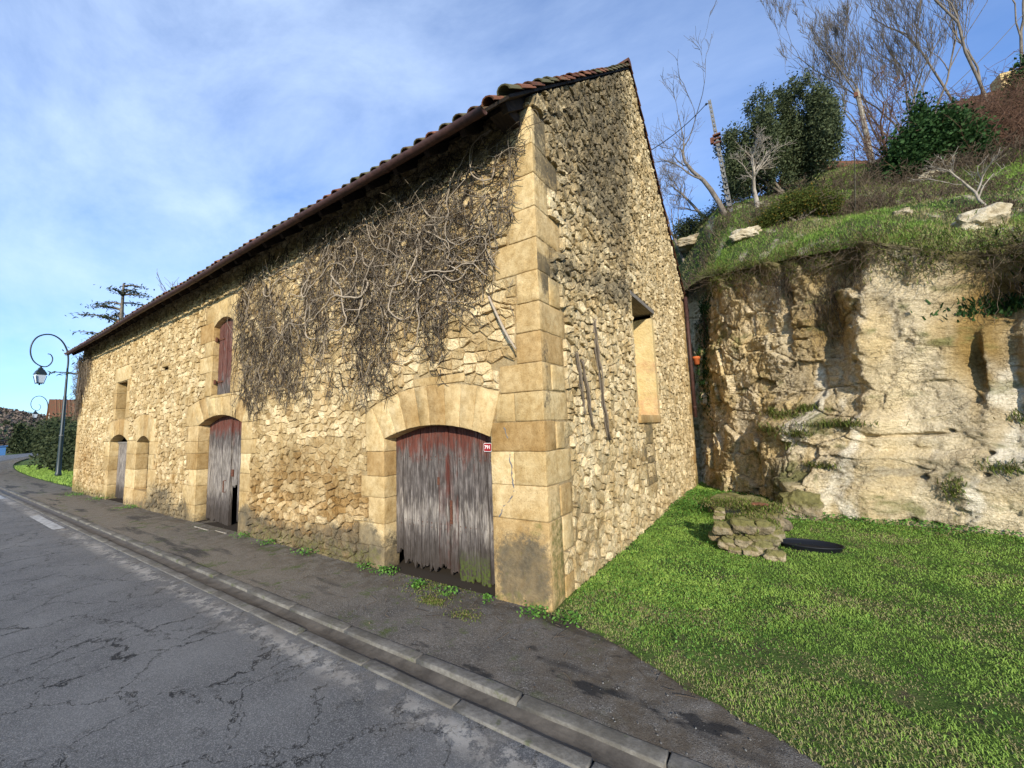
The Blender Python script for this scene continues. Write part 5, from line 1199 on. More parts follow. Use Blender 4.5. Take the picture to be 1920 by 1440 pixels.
# rock outcrops on the hill
for k,(px,py,Y,r_,lab) in enumerate(((1835,422,6.9,(.33,.3,.24),'pale limestone outcrop on the grassy shelf at upper right'),(1400,428,9.3,(.42,.3,.2),'pale rock ledge under the small bare tree above the cliff'),(1300,440,9.6,(.55,.4,.22),'brownish rock ledge at the far left top of the cliff'),(1740,335,12,(.25,.2,.14),'small pale rock on the dark bank of the hill'),(1772,320,11.5,(.22,.2,.28),'dark rotten stump on the grassy bank'),(1690,402,8.2,(.16,.14,.09),'small dark stone on the edge of the grass shelf'))):
    p=at(px,py+(14 if k in (1,2) else 0),Y); m_=ROCKM; col=(.95,.05,.1,0) if k in(0,1,3) else (.5,.3,.4,.1)
    if k==4: col=(.05,1,.2,.5)
    rk=rock('rock_outcrop' if k!=4 else 'tree_stump',p,r_,m_,20+k,None,1,col,4); tag(rk,lab,'rock' if k!=4 else 'stump')
# ------------------------------------------------------------------ trees and shrubs
def bare_tree(name,base,H,label,group=None,lean=(0,0),r0=.09,levels=4,mat=BARK,spread=.55,seed=1,fork=.25,cat='tree',nb=(3,5),twr=.0085,rise=.25,parts=True,bfrom=.3,keepup=.35):
    rnd=random.Random(seed); tk=Tubes(6); tw=Tubes(3); tx=Tubes(4)
    def grow(p,d,L,r,lv,T):
        n=max(4,int(7-lv)); pts=[p.copy()]; R=[r]; d=d.copy(); st=L/n
        for i in range(n):
            d=(d+Vector((rnd.gauss(0,.13),rnd.gauss(0,.13),rnd.gauss(.02,.10)+.05*rise))).normalized(); p=p+d*st; pts.append(p.copy()); R.append(max(twr*.5,r*(1-.62*(i+1)/n)))
        T.add([tuple(q) for q in pts],R,(rnd.random(),0,0,1))
        if lv>=levels: return
        m=rnd.randint(*nb)+(2 if lv==0 else 0)
        for k in range(m):
            f=rnd.uniform(bfrom if lv==0 else .15,1.0); q=f*n; i0=min(int(q),n-1); bp=pts[i0].lerp(pts[i0+1],q-i0)
            dd=(pts[i0+1]-pts[i0]).normalized(); o=dd.orthogonal().normalized(); o=(Quaternion(dd,rnd.uniform(0,6.283))@o)
            nd=(dd+o*rnd.uniform(spread*.7,spread*1.7)+Vector((0,0,keepup))).normalized()
            rr=R[i0]*rnd.uniform(.45,.72)
            grow(bp,nd,L*rnd.uniform(.42,.72)*(1-.35*f if lv==0 else 1),max(rr,twr*.8),lv+1,tx if lv==0 and rr>twr*2.5 else tw)
    e=empty(name,base); tag(e,label,cat,group)
    grow(Vector(base)-Vector((0,0,.15)),Vector((lean[0],lean[1],1)).normalized(),H*.72,r0,0,tk)
    tk.build('trunk',mat,e)
    if tx.P: tx.build('limbs',mat,e)
    if tw.P: tw.build('twigs',mat,e)
    return e
def leaf_shrub(name,base,blobs,n,leaf,mat,label,cat='shrub',group=None,seed=1,trunk=True,asp=.45,straw=0,clump=.12):
    """blobs: (dx,dy,dz,rx,ry,rz) lobes; leaves sit in small clumps spread through the outer volume"""
    rs=np.random.RandomState(seed); e=empty(name,base); tag(e,label,cat,group); PP=[];tone=[]
    tot=sum(b[3]*b[5]+b[3]*b[4] for b in blobs)
    for b in blobs:
        m=int(n*(b[3]*b[5]+b[3]*b[4])/tot/14)
        d=rs.normal(size=(m,3)); d/=np.linalg.norm(d,axis=1)[:,None]; rr=(rs.rand(m)**.45)[:,None]*(1+.16*rs.normal(size=(m,1)))
        c=np.array(base)+np.array(b[:3])+d*rr*np.array(b[3:6]); t=rs.rand(m)
        q=c[:,None,:]+rs.normal(size=(m,14,3))*clump*np.array([1,1,1.25]); PP.append(q.reshape(-1,3)); tone.append(np.repeat(t,14)*.6+.4*rs.rand(m*14))
    PP=np.concatenate(PP); r=np.concatenate(tone); 
    leaves('foliage',PP,leaf,mat,np.stack([r,(rs.rand(len(r))<straw)*1.,r*0,r*0+1],1),e,None,1,asp)
    if trunk:
        t=Tubes(5)
        for b in blobs[:8]:
            top=Vector(base)+Vector(b[:3])+Vector((0,0,b[5]*.4)); b0=Vector(base)-Vector((0,0,.1)); mid=b0.lerp(top,.5)+Vector((rs.normal()*.06,rs.normal()*.06,0))
            t.add([tuple(b0),tuple(b0.lerp(mid,.6)),tuple(mid),tuple(top)],[.05,.04,.03,.012],(rs.rand(),0,0,1))
        t.build('trunk',BARK,e)
    return e
# holm oak: a dark, spiky upright mass
b=P(1480,395,12.2); b.z=float(hill(b.x,b.y))
rs=random.Random(5); bl=[]
for k in range(26):
    a=-1.75+3.2*(k+.5)/26+rs.uniform(-.08,.08); top=4.0*(1-.38*abs((a-.1)/1.9)**2)*rs.uniform(.74,1.08)
    bl.append((a,rs.uniform(-.6,.6),top*.45,.24,.35,top*.38))
    for q in range(2): bl.append((a+rs.uniform(-.25,.25),rs.uniform(-.6,.6),top*rs.uniform(.75,.98),.10,.13,.32))
leaf_shrub('holm_oak',b,bl,72000,.085,LEAFO,'big dark evergreen oak with upright spiky crown at the top of the cliff','tree',None,5,True,.5,0,.085)
b=at(1495,412,9.3); leaf_shrub('yew_bush',b,[(-.45,0,.30,.45,.4,.34),(.05,0,.48,.5,.4,.42),(.5,.1,.38,.42,.4,.38),(-.85,0,.12,.3,.3,.2),(.8,0,.2,.25,.3,.25)],20000,.055,LEAFY,'low yellow-green yew bush in front of the dark oak','bush',None,6,True,.4,.08,.05)
b=at(1752,322,14.5); leaf_shrub('ivy_clad_stump',b,[(-.45,0,.6,.6,.6,.75),(.4,0,.7,.65,.6,.8),(0,0,1.2,.6,.5,.55),(-.85,0,.2,.35,.4,.4),(.85,.2,.4,.35,.4,.45),(-.15,0,1.9,.10,.10,.45)],26000,.09,LEAFI,'dense green ivy mass on the slope right of the wooden pole','ivy',None,7,True,.75,0,.12)
b=at(1905,225,16); leaf_shrub('ivy_tree',b,[(.3,0,.5,.6,.6,.7),(.7,0,1.4,.6,.6,.7)],12000,.11,LEAFI,'dark ivy covered tree at the right edge of the photo','tree',None,8,True,.75,0,.14)
b=at(1300,400,12.5); leaf_shrub('undergrowth',b,[(-.3,0,.35,.5,.4,.35),(.5,0,.35,.5,.4,.35),(1.0,0,.5,.4,.4,.5)],9000,.07,LEAFD,'dark low undergrowth between the bare trees behind the gable','bush',None,9,False,.5,.1,.08)
b=at(1775,395,7.6); 
# bare trees left of the oak
GT='bare trees behind the gable'
bare_tree('bare_tree',at(1278,425,12.5),4.2,'thin bare tree nearest the gable edge, leaning left',GT,(-.12,0),.06,4,BARK,.5,11)
bare_tree('bare_tree',at(1362,400,12.6),6.2,'tall gnarled bare tree beside the concrete pole',GT,(-.12,0),.09,4,BARK,.6,12)
bare_tree('bare_tree',at(1330,405,13.5),4.6,'bare tree with sparse crown between gable and concrete pole',GT,(-.35,0),.07,4,BARK,.6,13)
bare_tree('bare_tree',at(1418,388,10.2),2.6,'small pale bare tree with spreading low branches in front of the dark oak',None,(-.02,0),.085,4,BARKP,.95,14,bfrom=.25,keepup=.1)
bare_tree('bare_sapling',at(1855,385,7.6),1.75,'pale forked leaning sapling at the edge of the shelf at right',None,(-.35,.1),.035,3,BARKP,.7,15,twr=.006)
bare_tree('bare_sapling',at(1800,300,11),1.9,'thin bare sapling in front of the ivy mass',None,(-.25,0),.03,3,BARKP,.7,16,twr=.006)
GR='bare trees on the hilltop'
for k,(px,Y,H,ln,lab) in enumerate(((1632,18,7.0,-.05,'slender bare tree just behind the wooden pole'),(1705,17,7.5,.05,'slender bare tree above the left edge of the ivy mass'),(1745,19,9.5,.0,'straight bare tree rising directly over the ivy mass'),(1668,19,8.0,-.10,'slender bare tree right of the wooden pole in the hilltop row'),(1690,18,8.5,-.06,'second slender bare tree of the hilltop row'),(1720,20,10.5,-.05,'tall bare tree rising behind the ivy mass'),(1770,18,10,-.08,'bare tree with many upright branches right of the ivy mass'),(1815,20,11.5,.05,'leaning bare tree with a curved trunk over the brown thicket'),(1880,17,10.5,-.10,'stout bare tree near the right edge'),(1940,18,11.5,-.06,'tallest bare tree at the top right corner'))):
    bare_tree('bare_tree',at(px,300,Y,0,False),H,lab,GR,(ln*.4,0),.042 if k<7 else .055,5,BARK,.30,30+k,nb=(3,4),twr=.0085,keepup=.75,bfrom=.12)
bare_tree('bare_tree',at(1668,305,15.5),3.2,'low pinkish bare shrub below the hilltop row',None,(0,0),.05,4,BARKR,.8,50,nb=(4,5),bfrom=.1)
# brown thicket at upper right and dry scrub under the trees
def thicket(name,label,cx,cy,rx,ry,H,n,mat,seed,tn=(.2,.6),cat='thicket'):
    rs=random.Random(seed); T=Tubes(3)
    for k in range(n):
        x=cx+rs.gauss(0,rx*.5); y=cy+rs.gauss(0,ry*.5); p=Vector((x,y,float(hill(x,y))-.05)); v=Vector((rs.gauss(0,.35),rs.gauss(0,.3),1)).normalized(); pts=[]
        h=H*rs.uniform(.4,1.05); m=rs.randint(6,9)
        for i in range(m):
            pts.append(tuple(p)); p=p+v*h/m; v=(v+Vector((rs.gauss(0,.25),rs.gauss(0,.25),rs.gauss(-.04,.12)))).normalized()
        T.add(pts,.009*np.linspace(1,.4,m),(rs.random(),0,0,1))
        for q in range(4):
            i=rs.randint(1,m-1); p=Vector(pts[i]); v=Vector((rs.gauss(0,1),rs.gauss(0,.8),rs.gauss(.5,.5))).normalized(); pp=[]
            for j in range(4): pp.append(tuple(p)); p=p+v*h*.07; v=(v+Vector((rs.gauss(0,.3),rs.gauss(0,.3),rs.gauss(0,.2)))).normalized()
            T.add(pp,.0055,(rs.random(),0,0,1))
    e=empty(name,(cx,cy,float(hill(cx,cy)))); tag(e,label,cat); tag(T.build('twigs',mat,e),kind='stuff')
p=at(1865,270,14.5); thicket('brown_thicket','reddish brown leafless thicket on the slope at upper right',p.x,p.y,2.6,1.6,2.6,900,BARKR,3)
p=at(1660,340,12.5); thicket('dry_scrub','dry pale scrub at the foot of the wooden pole',p.x,p.y,2.4,1.0,.8,500,DRY,4)
p=at(1860,310,12.6); thicket('dry_scrub','dry scrub stems below the reddish thicket',p.x,p.y,2.4,.7,.9,350,DRY,5)
p=at(1610,392,9.5); thicket('dry_scrub','dry stems to the right of the yew bush',p.x,p.y,.7,.5,.5,170,DRY,6)
p=at(1500,400,11.0); thicket('dry_scrub','tangle of dry stems behind the yew bush',p.x,p.y,2.6,.5,1.0,300,DRY,7)
p=at(1860,395,7.3); thicket('dry_scrub','tuft of dry stems around the foot of the leaning sapling',p.x,p.y,.5,.3,.35,160,DRY,8)
p=at(1700,365,10); thicket('dark_scrub','dark low brambles covering the shaded bank below the ivy mass',p.x,p.y,1.8,.9,.35,420,DRY,9)
p=at(1330,455,8); thicket('dry_scrub','dry brambles above the cliff closest to the gable',p.x,p.y,1.3,.6,.4,300,DRY,10)
p=at(1830,360,9); thicket('dark_scrub','dry brambles on the bank behind the pale outcrop',p.x,p.y,1.6,.6,.4,300,DRY,12)
# thin marker stake
a=at(1603,395,8.6); mb=MB(); mb.tube([a-Vector((0,0,.1)),P(1602,282,8.6)],.012,5,(.8,0,0,1)); tag(mb.build('wooden_stake',BARKP),'thin pale stake standing upright on the grass shelf','stake')
for k,(px,py,Y) in enumerate(((1713,330,12.5),(1742,318,12.8),(1845,300,12.5))):
    a=at(px,py,Y); mb=MB(); mb.tube([a-Vector((0,0,.1)),a+Vector((-.1,0,.45+.2*k))],.03,5,(.8,0,0,1)); tag(mb.build('fence_post',BARKP),('short leaning post left of the ivy mass','short post in front of the ivy mass','taller old post below the reddish thicket')[k],'post','old fence posts on the slope')
# concrete pole, wooden pole, wire
pb=at(1372,400,12.3); pt=P(1330,188,12.3)
pe=empty('utility_pole',pb); tag(pe,'grey concrete utility pole with wire rising behind the gable','utility pole')
mb=MB(); d=(pt-pb)
for sgn in (-1,1):
    mb.tube([pb-Vector((0,0,.3))+Vector((sgn*.05,0,0)),pt+Vector((sgn*.03,0,0))],[.04,.028],4)
mb.build('pole_shaft',CONC,pe)
mb=MB()
for k in range(22):
    t=k/22+.02; c=pb.lerp(pt,t); w=.05*(1-t)+.03*t; mb=MB(); mb.box(c.x-w,c.x+w,c.y-.03,c.y+.03,c.z-.05,c.z+.05); mb.build('pole_rung',CONC,pe)
mb=MB(); c=pb.lerp(pt,.62)
for k in range(3): mb.box(c.x-.13,c.x+.13,c.y-.07,c.y+.07,c.z-.18+k*.16,c.z-.13+k*.16)
mb.box(c.x-.22,c.x-.10,c.y-.05,c.y+.05,c.z-.1,c.z+.12); mb.build('pole_bracket',RUST,pe)
mb=MB(); mb.tube([pt+Vector((0,0,-.12)),pt+Vector((-.12,0,-.1))],.02,5); mb.lathe(tuple(pt+Vector((-.12,0,-.14))),[(.03,0),(.045,.03),(.03,.07)],8); mb.build('insulator',BLACKP,pe)
wa=pt+Vector((-.12,0,-.1)); wb=Vector((-1.6,4.6,9.3)); wpts=[]
wc=P(1217,273,Y=9.0)
for k in range(17):
    t=k/16; q=wa.lerp(wc,t*1.35); q.z-=.25*4*t*(1-t); wpts.append(q)
mb=MB(); mb.tube(wpts,.014,4); tag(mb.build('service_cable',BLACKP),'black service cable running from the concrete pole down behind the barn gable','cable')
pb=at(1636,305,15.5); pt=P(1606,168,15.5); mb=MB(); mb.tube([pb-Vector((0,0,.3)),pb.lerp(pt,.5),pt],[.10,.085,.07],8,(.5,0,0,1)); pe=empty('wooden_pole',pb); tag(pe,'bare leaning wooden pole on the hill right of the dark oak','utility pole'); mb.build('pole_shaft',BARKP,pe)
mb=MB(); mb.box(pt.x-.1,pt.x+.02,pt.y-.04,pt.y+.04,pt.z-.28,pt.z-.1); mb.build('pole_bracket',RUST,pe)
wl=MB(); a=P(1640,290,17.5); b=P(1800,150,17.5); c_=P(1925,20,17.5); wl.tube([a,a.lerp(b,.5)+Vector((0,0,-.1)),b,b.lerp(c_,.5)+Vector((0,0,-.08)),c_],.015,4); tag(wl.build('overhead_cable',BLACKP),'dark overhead cable crossing the bare hilltop trees','cable')
# house on the hill (roof slope and gable peeking out) and red roof at the upper right
def house(name,c,L,Wd,H,Rh,rz,wall,roofm,label,windows=True):
    e=empty(name,c,rz); tag(e,label,'house'); R_=Matrix.Rotation(rz,3,'Z')
    def bld(mb,nm,mat,par):
        me=bpy.data.meshes.new(nm); me.from_pydata(mb.V,[],mb.F); me.materials.append(mat); a=me.attributes.new('st','FLOAT_COLOR','POINT')
        for i in range(len(mb.V)): a.data[i].color=mb.C[i]
        o=bpy.data.objects.new(nm,me); SC.collection.objects.link(o); o.parent=par; return o
    mb=MB(); mb.box(-L/2,L/2,-Wd/2,Wd/2,-1,H,(.6,0,0,.1)); mb.add([(-L/2,-Wd/2,H),(-L/2,Wd/2,H),(-L/2,0,H+Rh),(L/2,-Wd/2,H),(L/2,Wd/2,H),(L/2,0,H+Rh)],[(0,1,2),(3,5,4)],(.6,0,0,.1)); bld(mb,'wall',wall,e)
    mb=MB(); ov=.35; sl_=Rh/(Wd/2)
    for sg in (1,-1):
        y0=sg*(Wd/2+ov); z0=H-ov*sl_+.05
        V=[(-L/2-.2,y0,z0),(L/2+.2,y0,z0),(L/2+.2,0,H+Rh+.05),(-L/2-.2,0,H+Rh+.05)]; V+= [(a,b,c__+.12) for a,b,c__ in V]
        mb.add(V,[(0,1,2,3),(4,7,6,5),(0,4,5,1),(1,5,6,2),(3,2,6,7),(0,3,7,4)],(random.random(),0,.3,1))
    rf=bld(mb,'roof',roofm,e)
    mb=MB()
    for k in range(int(L/.3)):   # raised tile rows running down the slope
        x=-L/2+.15+k*.3
        for sg in (1,-1):
            y0=sg*(Wd/2+ov); z0=H-ov*sl_+.17; mb.add([(x-.07,y0,z0),(x+.07,y0,z0),(x+.07,0,H+Rh+.17),(x-.07,0,H+Rh+.17),(x,y0,z0+.06),(x,0,H+Rh+.23)],[(0,4,5,3),(4,1,2,5),(0,1,4)] if sg<0 else [(0,3,5,4),(4,5,2,1),(0,4,1)],(random.random(),0,.3,1))
    tag(bld(mb,'roof_tiles',roofm,rf),kind='stuff')
    mb=MB(); mb.box(-L*.25-.25,-L*.25+.25,-.3,.3,H+Rh*.6,H+Rh+.7,(.4,0,0,.3)); bld(mb,'chimney',wall,rf)
    if windows:
        for x in (-L*.3,0,L*.3):
            mb=MB(); mb.box(x-.4,x+.4,-Wd/2-.03,-Wd/2+.02,H*.35,H*.35+1.1,(.5,0,0,1)); w_=bld(mb,'window',WOODW,e)
            mb=MB(); mb.box(x-.32,x+.32,-Wd/2-.045,-Wd/2-.02,H*.35+.08,H*.35+1.02); bld(mb,'pane',BLACKP,w_)
    return e
p=P(1625,318,17.5); house('stone_house',(p.x-.6,p.y+1.5,p.z-1.6),4.5,3.4,1.6,1.3,RAD(35),PLASM,TILE,'yellow stone house with brown roof half hidden on the hill behind the oak',False)
p=P(1860,235,20); house('hill_house',(p.x+2.5,p.y+1,p.z-2.0),7,4.5,1.8,1.8,RAD(10),PLASM,TILE,'house with a long red tiled roof behind the reddish thicket at upper right',False)
# terracotta pot hooked behind the downpipe
c=(.26,BW+.05,3.6); mb=MB(); mb.lathe(c,[(.075,0),(.10,.17),(.12,.18),(.12,.24),(.10,.24)],14,(.95,0,0,1)); tag(mb.build('terracotta_pot',NT('orange_terracotta',.8,.2).end((.50,.13,.04)),None,True),'small orange terracotta pot beside the downpipe at the rear corner','flower pot')
# ------------------------------------------------------------------ street lamps
def lamp():
    e=empty('street_lamp'); mb=MB()
    mb.lathe((0,0,-.05),[(.14,0),(.14,.25),(.115,.35),(.105,1.2),(.10,2.4),(.10,2.42),(.085,2.5),(.075,4.6),(.06,4.7),(.052,5.6),(.045,6.2)],12)
    mb.build('post',DARKM,e,True)
    mb=MB(); mb.lathe((0,0,2.34),[(.108,0),(.108,.04)],12); mb.build('ring',CONC,e)
    # scroll arm: big arch to the left, spiral end; the lantern hangs from its lowest point
    pts=[]; ctrl=[(a*.72,6.15+(b-6.1)*1.35) for a,b in [(0,6.1),(0,6.55),(-.12,6.95),(-.42,7.30),(-.85,7.50),(-1.3,7.52),(-1.75,7.36),(-2.0,7.05),(-2.03,6.68),(-1.85,6.36),(-1.5,6.18),(-1.15,6.16),(-.92,6.32),(-.86,6.52),(-.98,6.68),(-1.14,6.70)]]
    def cr(a,b,c,d,t): return .5*((2*b)+(-a+c)*t+(2*a-5*b+4*c-d)*t*t+(-a+3*b-3*c+d)*t**3)
    for i in range(len(ctrl)-1):
        q=[ctrl[max(i-1,0)],ctrl[i],ctrl[i+1],ctrl[min(i+2,len(ctrl)-1)]]
        for t in (0,.25,.5,.75): pts.append((0,cr(*[a[0] for a in q],t),cr(*[a[1] for a in q],t)))
    pts.append((0,)+ctrl[-1]); mb=MB(); mb.tube(pts,[.045-.022*k/len(pts) for k in range(len(pts))],8); mb.build('scroll_arm',DARKM,e,True)
    y=-1.03; l=MB(); l.lathe((0,y,5.28),[(.05,.98-.05),(.05,.86),(.10,.84),(.10,.80),(.06,.78)],10)
    l.lathe((0,y,5.28),[(.30,.50),(.285,.54),(.17,.74),(.09,.80),(.02,.82)],4,rot=math.pi/4); l.lathe((0,y,5.28),[(.31,.47),(.31,.505)],4,rot=math.pi/4)
    l.lathe((0,y,5.28),[(.02,-.12),(.05,-.08),(.04,-.04),(.16,-.02),(.17,.02)],4,rot=math.pi/4)
    lan=l.build('lantern',DARKM,e)
    l=MB(); l.lathe((0,y,5.28),[(.165,.02),(.27,.47)],4,rot=math.pi/4); l.build('lantern_glass',GLASSM,lan)
    for k in range(4):
        w=math.pi/4+k*math.pi/2; l=MB(); l.tube([(.17*math.cos(w),y+.17*math.sin(w),5.22),(.285*math.cos(w),y+.285*math.sin(w),5.68)],.016,4); l.build('lantern_bar',DARKM,lan)
    return e
def copy_tree(o,parent=None):
    c=o.copy(); SC.collection.objects.link(c); c.parent=parent
    for ch_ in list(o.children): copy_tree(ch_,c)
    return c
L0=lamp(); 
spots=[((-32,1.05,0),0,'nearest tall green scroll-arm street lamp beside the far corner of the barn'),((-77,6.0,0),-.05,'second scroll-arm street lamp further down the road'),((-140,13.9,0),-.1,'farthest scroll-arm street lamp, barely visible over the hedge')]
for i,(p,rz,lab) in enumerate(spots):
    o=L0 if i==0 else copy_tree(L0); o.location=p; o.rotation_euler=(RAD(0),0,RAD(8)+rz); tag(o,lab,'street lamp','scroll-arm street lamps along the road')
# ------------------------------------------------------------------ far left: hedge, house, wood, hill
def flat(p): p.z=0; return p
b=(-43,3.0,0); leaf_shrub('hedge',b,[(5,-.2,1.5,2.0,1.1,1.6),(1.5,-.3,1.8,2.2,1.2,1.8),(-2,-.3,2.1,2.2,1.2,1.6),(-5,-.0,2.6,1.6,.9,1.1),(8,0,1.5,2,1.2,1.5)],30000,.24,LEAFD,'dark green hedge behind the nearest street lamp','hedge',None,21,True,.55,0,.22)
house('red_roof_house',(-72,10.4,0),9.5,7,2.6,4.6,RAD(-92),NT('house_render',.9,.1).end((.55,.49,.40)),TILE,'house with steep red-brown tiled roof beyond the far end of the barn')
# cedar behind the barn roof
def cedar(name,base,H,label,seed,rad=2.6,n=26):
    rs=random.Random(seed); e=empty(name,base); tag(e,label,'tree'); t=Tubes(6); b=Vector(base); t.add([tuple(b),tuple(b+Vector((.1,0,H*.5))),tuple(b+Vector((0,0,H)))],[.3,.18,.05],(.3,0,0,1)); t.build('trunk',BARK,e)
    lb=Tubes(4); PP=[]
    for k in range(n):
        z=H*(.45+.55*(k/n))+rs.uniform(-.2,.2); L=rad*(1.15-.75*(k/n))*rs.uniform(.6,1.1); a=rs.uniform(0,6.283); p=b+Vector((0,0,z)); v=Vector((math.cos(a),math.sin(a),.35)); pts=[]
        for i in range(9):
            pts.append(tuple(p)); 
            if i>2:
                for q in range(9): PP.append((p.x+rs.gauss(0,.12+.02*i),p.y+rs.gauss(0,.12+.02*i),p.z+rs.gauss(0,.05)-.04))
            p=p+v*L/9; v.z-=.07
        lb.add(pts,np.linspace(.06,.02,9),(.2,0,0,1))
    lb.build('limbs',BARK,e); PP=np.array(PP); r=RS.rand(len(PP)); leaves('foliage',PP,.22,LEAFD,np.stack([r,r*0,r*0,r*0+1],1),e,np.array([[0,0,1.]]),.7,.28)
p=P(232,532,X=-30); cedar('cedar_tree',(p.x,p.y,0),p.z,'flat-branched cedar rising behind the far part of the barn roof',3,3.2,34)
p=P(310,520,X=-19); bare_tree('bare_tree',(p.x,p.y+1,p.z-4.8),4.6,'few bare twigs showing above the barn roof right of the cedar',None,(0,0),.05,3,BARK,.5,77,twr=.012)
# wooded hill at the horizon
nxh,nyh=120,36; hx=np.linspace(-420,-110,nxh); hy=np.linspace(-60,330,nyh*3); 
Xw=np.repeat(hx,len(hy)); Yw=np.tile(hy,nxh)
def farhill(x,y):
    d=np.hypot(x-2,y+4); a=np.degrees(np.arctan2(y+4,-(x-2)))    # bearing from the lane's near end, 0 = straight down the lane
    prof=np.interp(a,[-14,-6,-2,2,5,8,12,20,50],[17,18,18,16,12,8,7,8,12])
    return prof*sst(150,300,d)+3*(fbm(x*.03,y*.03,4,95)-.5)*sst(150,230,d)-.3
Zw=farhill(Xw,Yw); k=len(hy); i=(np.arange(nxh-1)[:,None]*k+np.arange(k-1)[None,:]).ravel()
FH=NT('winter_wood_floor',.95,.1); FHM=FH.end(FH.mix(FH.rng(FH.noise(.15,5),.35,.65),(.085,.062,.042),(.13,.12,.06)))
tag(mesh('wooded_hill',np.stack([Xw,Yw,Zw],1),np.stack([i,i+1,i+k+1,i+k],1),FHM),kind='structure')
n=26000; a=RS.rand(n); x=-125-RS.rand(n)**.8*210; y=-50+RS.rand(n)*170; z=farhill(x,y); k=vis(x,y,z,30)&(z>.6); x=x[k];y=y[k];z=z[k]
nn=len(x); cx_=np.repeat(x,10)+RS.normal(size=nn*10)*1.4; cy_=np.repeat(y,10)+RS.normal(size=nn*10)*1.4; cz_=np.repeat(z,10)+RS.rand(nn*10)*5.5
t=np.repeat(fbm(x*.05,y*.05,3,97),10); rr=np.clip(RS.rand(nn*10)*.8+.2,0,1)
FW=NT('bare_winter_crowns',.95,.05); r_,g_,b_,a_=FW.attr(); FWM=FW.end(FW.mix(g_,FW.mix(r_,(.10,.078,.062),(.165,.130,.105)),(.045,.06,.035)))
gsel=(np.repeat(RS.rand(nn),10)<.14)*1.0
o=leaves('distant_wood',np.stack([cx_,cy_,cz_],1),1.15,FWM,np.stack([rr,gsel,rr*0,rr*0+1],1)); tag(o,'brown leafless wood covering the far hill at left',kind='stuff')
for i,(px,py,X_,H,lab) in enumerate(((33,845,-150,7,'dark conifer at the foot of the far hill, left one'),(52,850,-145,5.5,'dark conifer at the foot of the far hill, right one'),(12,800,-200,6,'dark conifer on the far hillside at the left edge'))):
    p=P(px,py,X=X_); zz=float(farhill(p.x,p.y)); leaf_shrub('conifer_tree',(p.x,p.y,max(0,zz)),[(0,0,H*.2,H*.17,H*.17,H*.16),(0,0,H*.42,H*.13,H*.13,H*.18),(0,0,H*.68,H*.09,H*.09,H*.2),(0,0,H*.88,H*.05,H*.05,H*.14)],2600,.7,LEAFD,lab,'tree','conifers on the far hill',60+i,True,.5,0,.4)
p=P(95,846,X=-105); mb=MB(); mb.box(p.x-.6,p.x+.6,p.y-1,p.y+1,-.1,.8); tag(mb.build('concrete_barrier',CONC),'pale low concrete block at the road bend','barrier')
p=P(0,844,X=-130); mb=MB(); mb.box(p.x-1.5,p.x+1.5,p.y-1.6,p.y+.6,-.1,1.7); mb.box(p.x-1.8,p.x+1.8,p.y-1.8,p.y+.8,1.7,1.85); tag(mb.build('blue_shed',NT('blue_sheet_metal',.5,.4).end((.06,.16,.34))),'small blue shed at the left edge by the road bend','shed')
# ------------------------------------------------------------------ weeds, debris
def weed(x,y,r,n,lab,grp,mat=LEAFG,h=.07,sz=.036):
    e=empty('weed',(x,y,0)); tag(e,lab,'weed',grp); P0=np.stack([x+RS.normal(size=n)*r*.45,y+RS.normal(size=n)*r*.3,.01+h*RS.rand(n)],1)
    P0[:,1]=np.where((P0[:,0]<-.72)|(P0[:,1]<-.03),P0[:,1],-.05); rr=RS.rand(n); leaves('leaf',P0,sz,mat,np.stack([rr,rr*0,rr*0,rr*0+1],1),e,np.array([[0,0,1.]]),.7,.6).__setitem__('kind','stuff')
GWd='weeds along the foot of the facade'
for a in ((-2.5,-.09,.22,170,'leafy green weed at the left jamb foot of the near door'),(-1.75,-.22,.14,110,'bright green rosette weed on the sidewalk before the near door'),(-1.25,-.2,.16,70,'sparse pale weed before the right half of the near door'),(-.74,-.13,.09,60,'small green weed at the foot of the corner stone'),(-2.95,-.1,.16,70,'small weed against the wall left of the near door'),(-6.6,-.08,.3,160,'mossy weed right of the second door'),(-5.6,-.1,.3,120,'weed halfway between the two big doors'),(-4.4,-.1,.3,120,'weed at the mossy wall foot left of the near door'),(-13.5,-.15,.5,200,'weeds under the walled-up window'),(-16.9,-.12,.5,180,'weeds at the foot of the third door'),(-19.5,-.15,.8,320,'green weeds at the far end of the facade'),(-.1,-.16,.2,120,'small weeds at the front foot of the corner'),(.25,-.12,.2,120,'small leafy weeds beside the corner quoins')):
    weed(*a[:4],a[4],GWd)
for (x,y,rx,n) in ((-1.3,-.42,.17,700),(-1.5,-.15,.5,900),(-.75,-.5,.2,300)):
    P0=np.stack([x+RS.normal(size=n)*rx*.5,y+RS.normal(size=n)*rx*.28,RS.rand(n)*.008],1); P0[:,1]=np.minimum(P0[:,1],-.01); rr=RS.rand(n)
    tag(blades('moss',P0,.010+.012*RS.rand(n),np.full(n,.010),np.stack([rr,(RS.rand(n)<.3)*.8,rr*0,rr*0+1],1),1.2,MOSS),kind='stuff',label='low moss cushion on the sidewalk before the near door')
n=2600; x=3.2-16*RS.rand(n)**1.4; y=-1.2+1.25*RS.rand(n); k=(y<edge_y(x)+.1)&vis(x,y,x*0); x=x[k];y=y[k]; n=len(x); mb=MB(); T=[]
V=[];Fq=[]
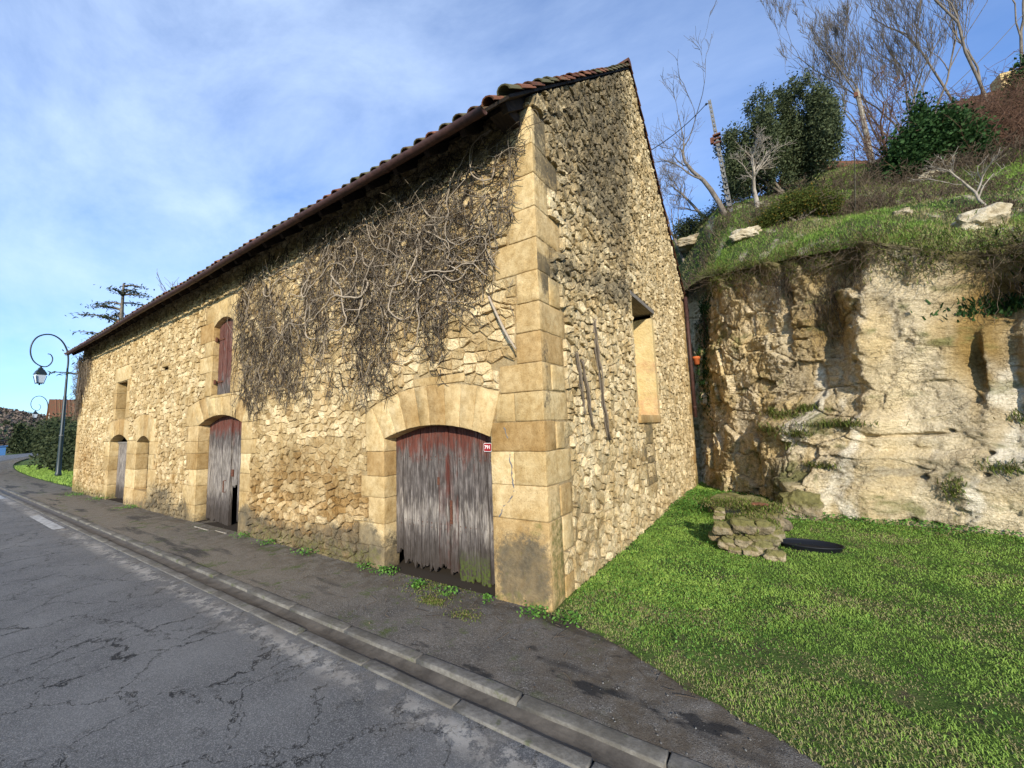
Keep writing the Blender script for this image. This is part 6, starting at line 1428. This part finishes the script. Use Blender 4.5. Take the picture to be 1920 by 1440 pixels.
r_=.003+.005*RS.rand(n)**3
for i in range(n):
    c=np.array([x[i],y[i],.004]); q=r_[i]; o=RS.uniform(-.3,.3,(5,3)); b=len(V); V+=[tuple(c+q*(np.array(v)+o[j])) for j,v in enumerate(((1,0,0),(0,1,0),(-1,0,0),(0,-1,0),(0,0,.8)))]; Fq+=[(b,b+1,b+4),(b+1,b+2,b+4),(b+2,b+3,b+4),(b+3,b,b+4)]
rr=np.repeat(RS.rand(n),5); tag(mesh('gravel',V,Fq,CONC,None,False,np.stack([rr,(rr>.6)*.25,rr*0,rr*0],1)),kind='stuff')
tw=Tubes(3)
for k in range(230):
    x=random.uniform(-13,1.6); y=random.uniform(-1.0,-.05) if random.random()<.6 else random.gauss(-.25,.15); y=min(y,-.04); a=random.uniform(0,3.14); pts=[]
    for i in range(random.randint(3,7)): pts.append((x,y,.012)); a+=random.gauss(0,.2); x+=math.cos(a)*.03; y=min(y+math.sin(a)*.03,-.02)
    tw.add(pts,.0022,(random.uniform(.3,1),0,0,1))
tag(tw.build('fallen_twigs',DRY),kind='stuff')
n=420; x=3.2-9*RS.rand(n); y=-1.15+1.9*RS.rand(n); k=(y<np.maximum(edge_y(x)+.6,-.03)); x=x[k];y=np.where(x[...]<.05,np.minimum(y[k],-.04),y[k]) if False else np.minimum(y[k],np.where(x<.05,-.04,9)); rr=RS.rand(len(x)); tag(leaves('fallen_leaves',np.stack([x,y,.010+.02*rr*(x>.3)],1),.017,DRY,np.stack([rr*.6,(rr>.9)*.4,rr*0,rr*0+1],1),None,np.array([[0,0,1.]]),.35,.6),kind='stuff')
p0=P(390,1000,Z=0); 
for k,(x0,x1,y,lab) in enumerate(((-8.6,-7.9,-.22,'pale broken lath lying before the second door, left piece'),(-7.7,-7.2,-.16,'pale broken lath lying before the second door, right piece'))):
    mb=MB(); mb.box(x0,x1,y-.012,y+.012,.004,.018); o=mb.build('broken_lath',BARKP); o.rotation_euler=(0,0,0); tag(o,lab,'lath','broken laths before the second door')
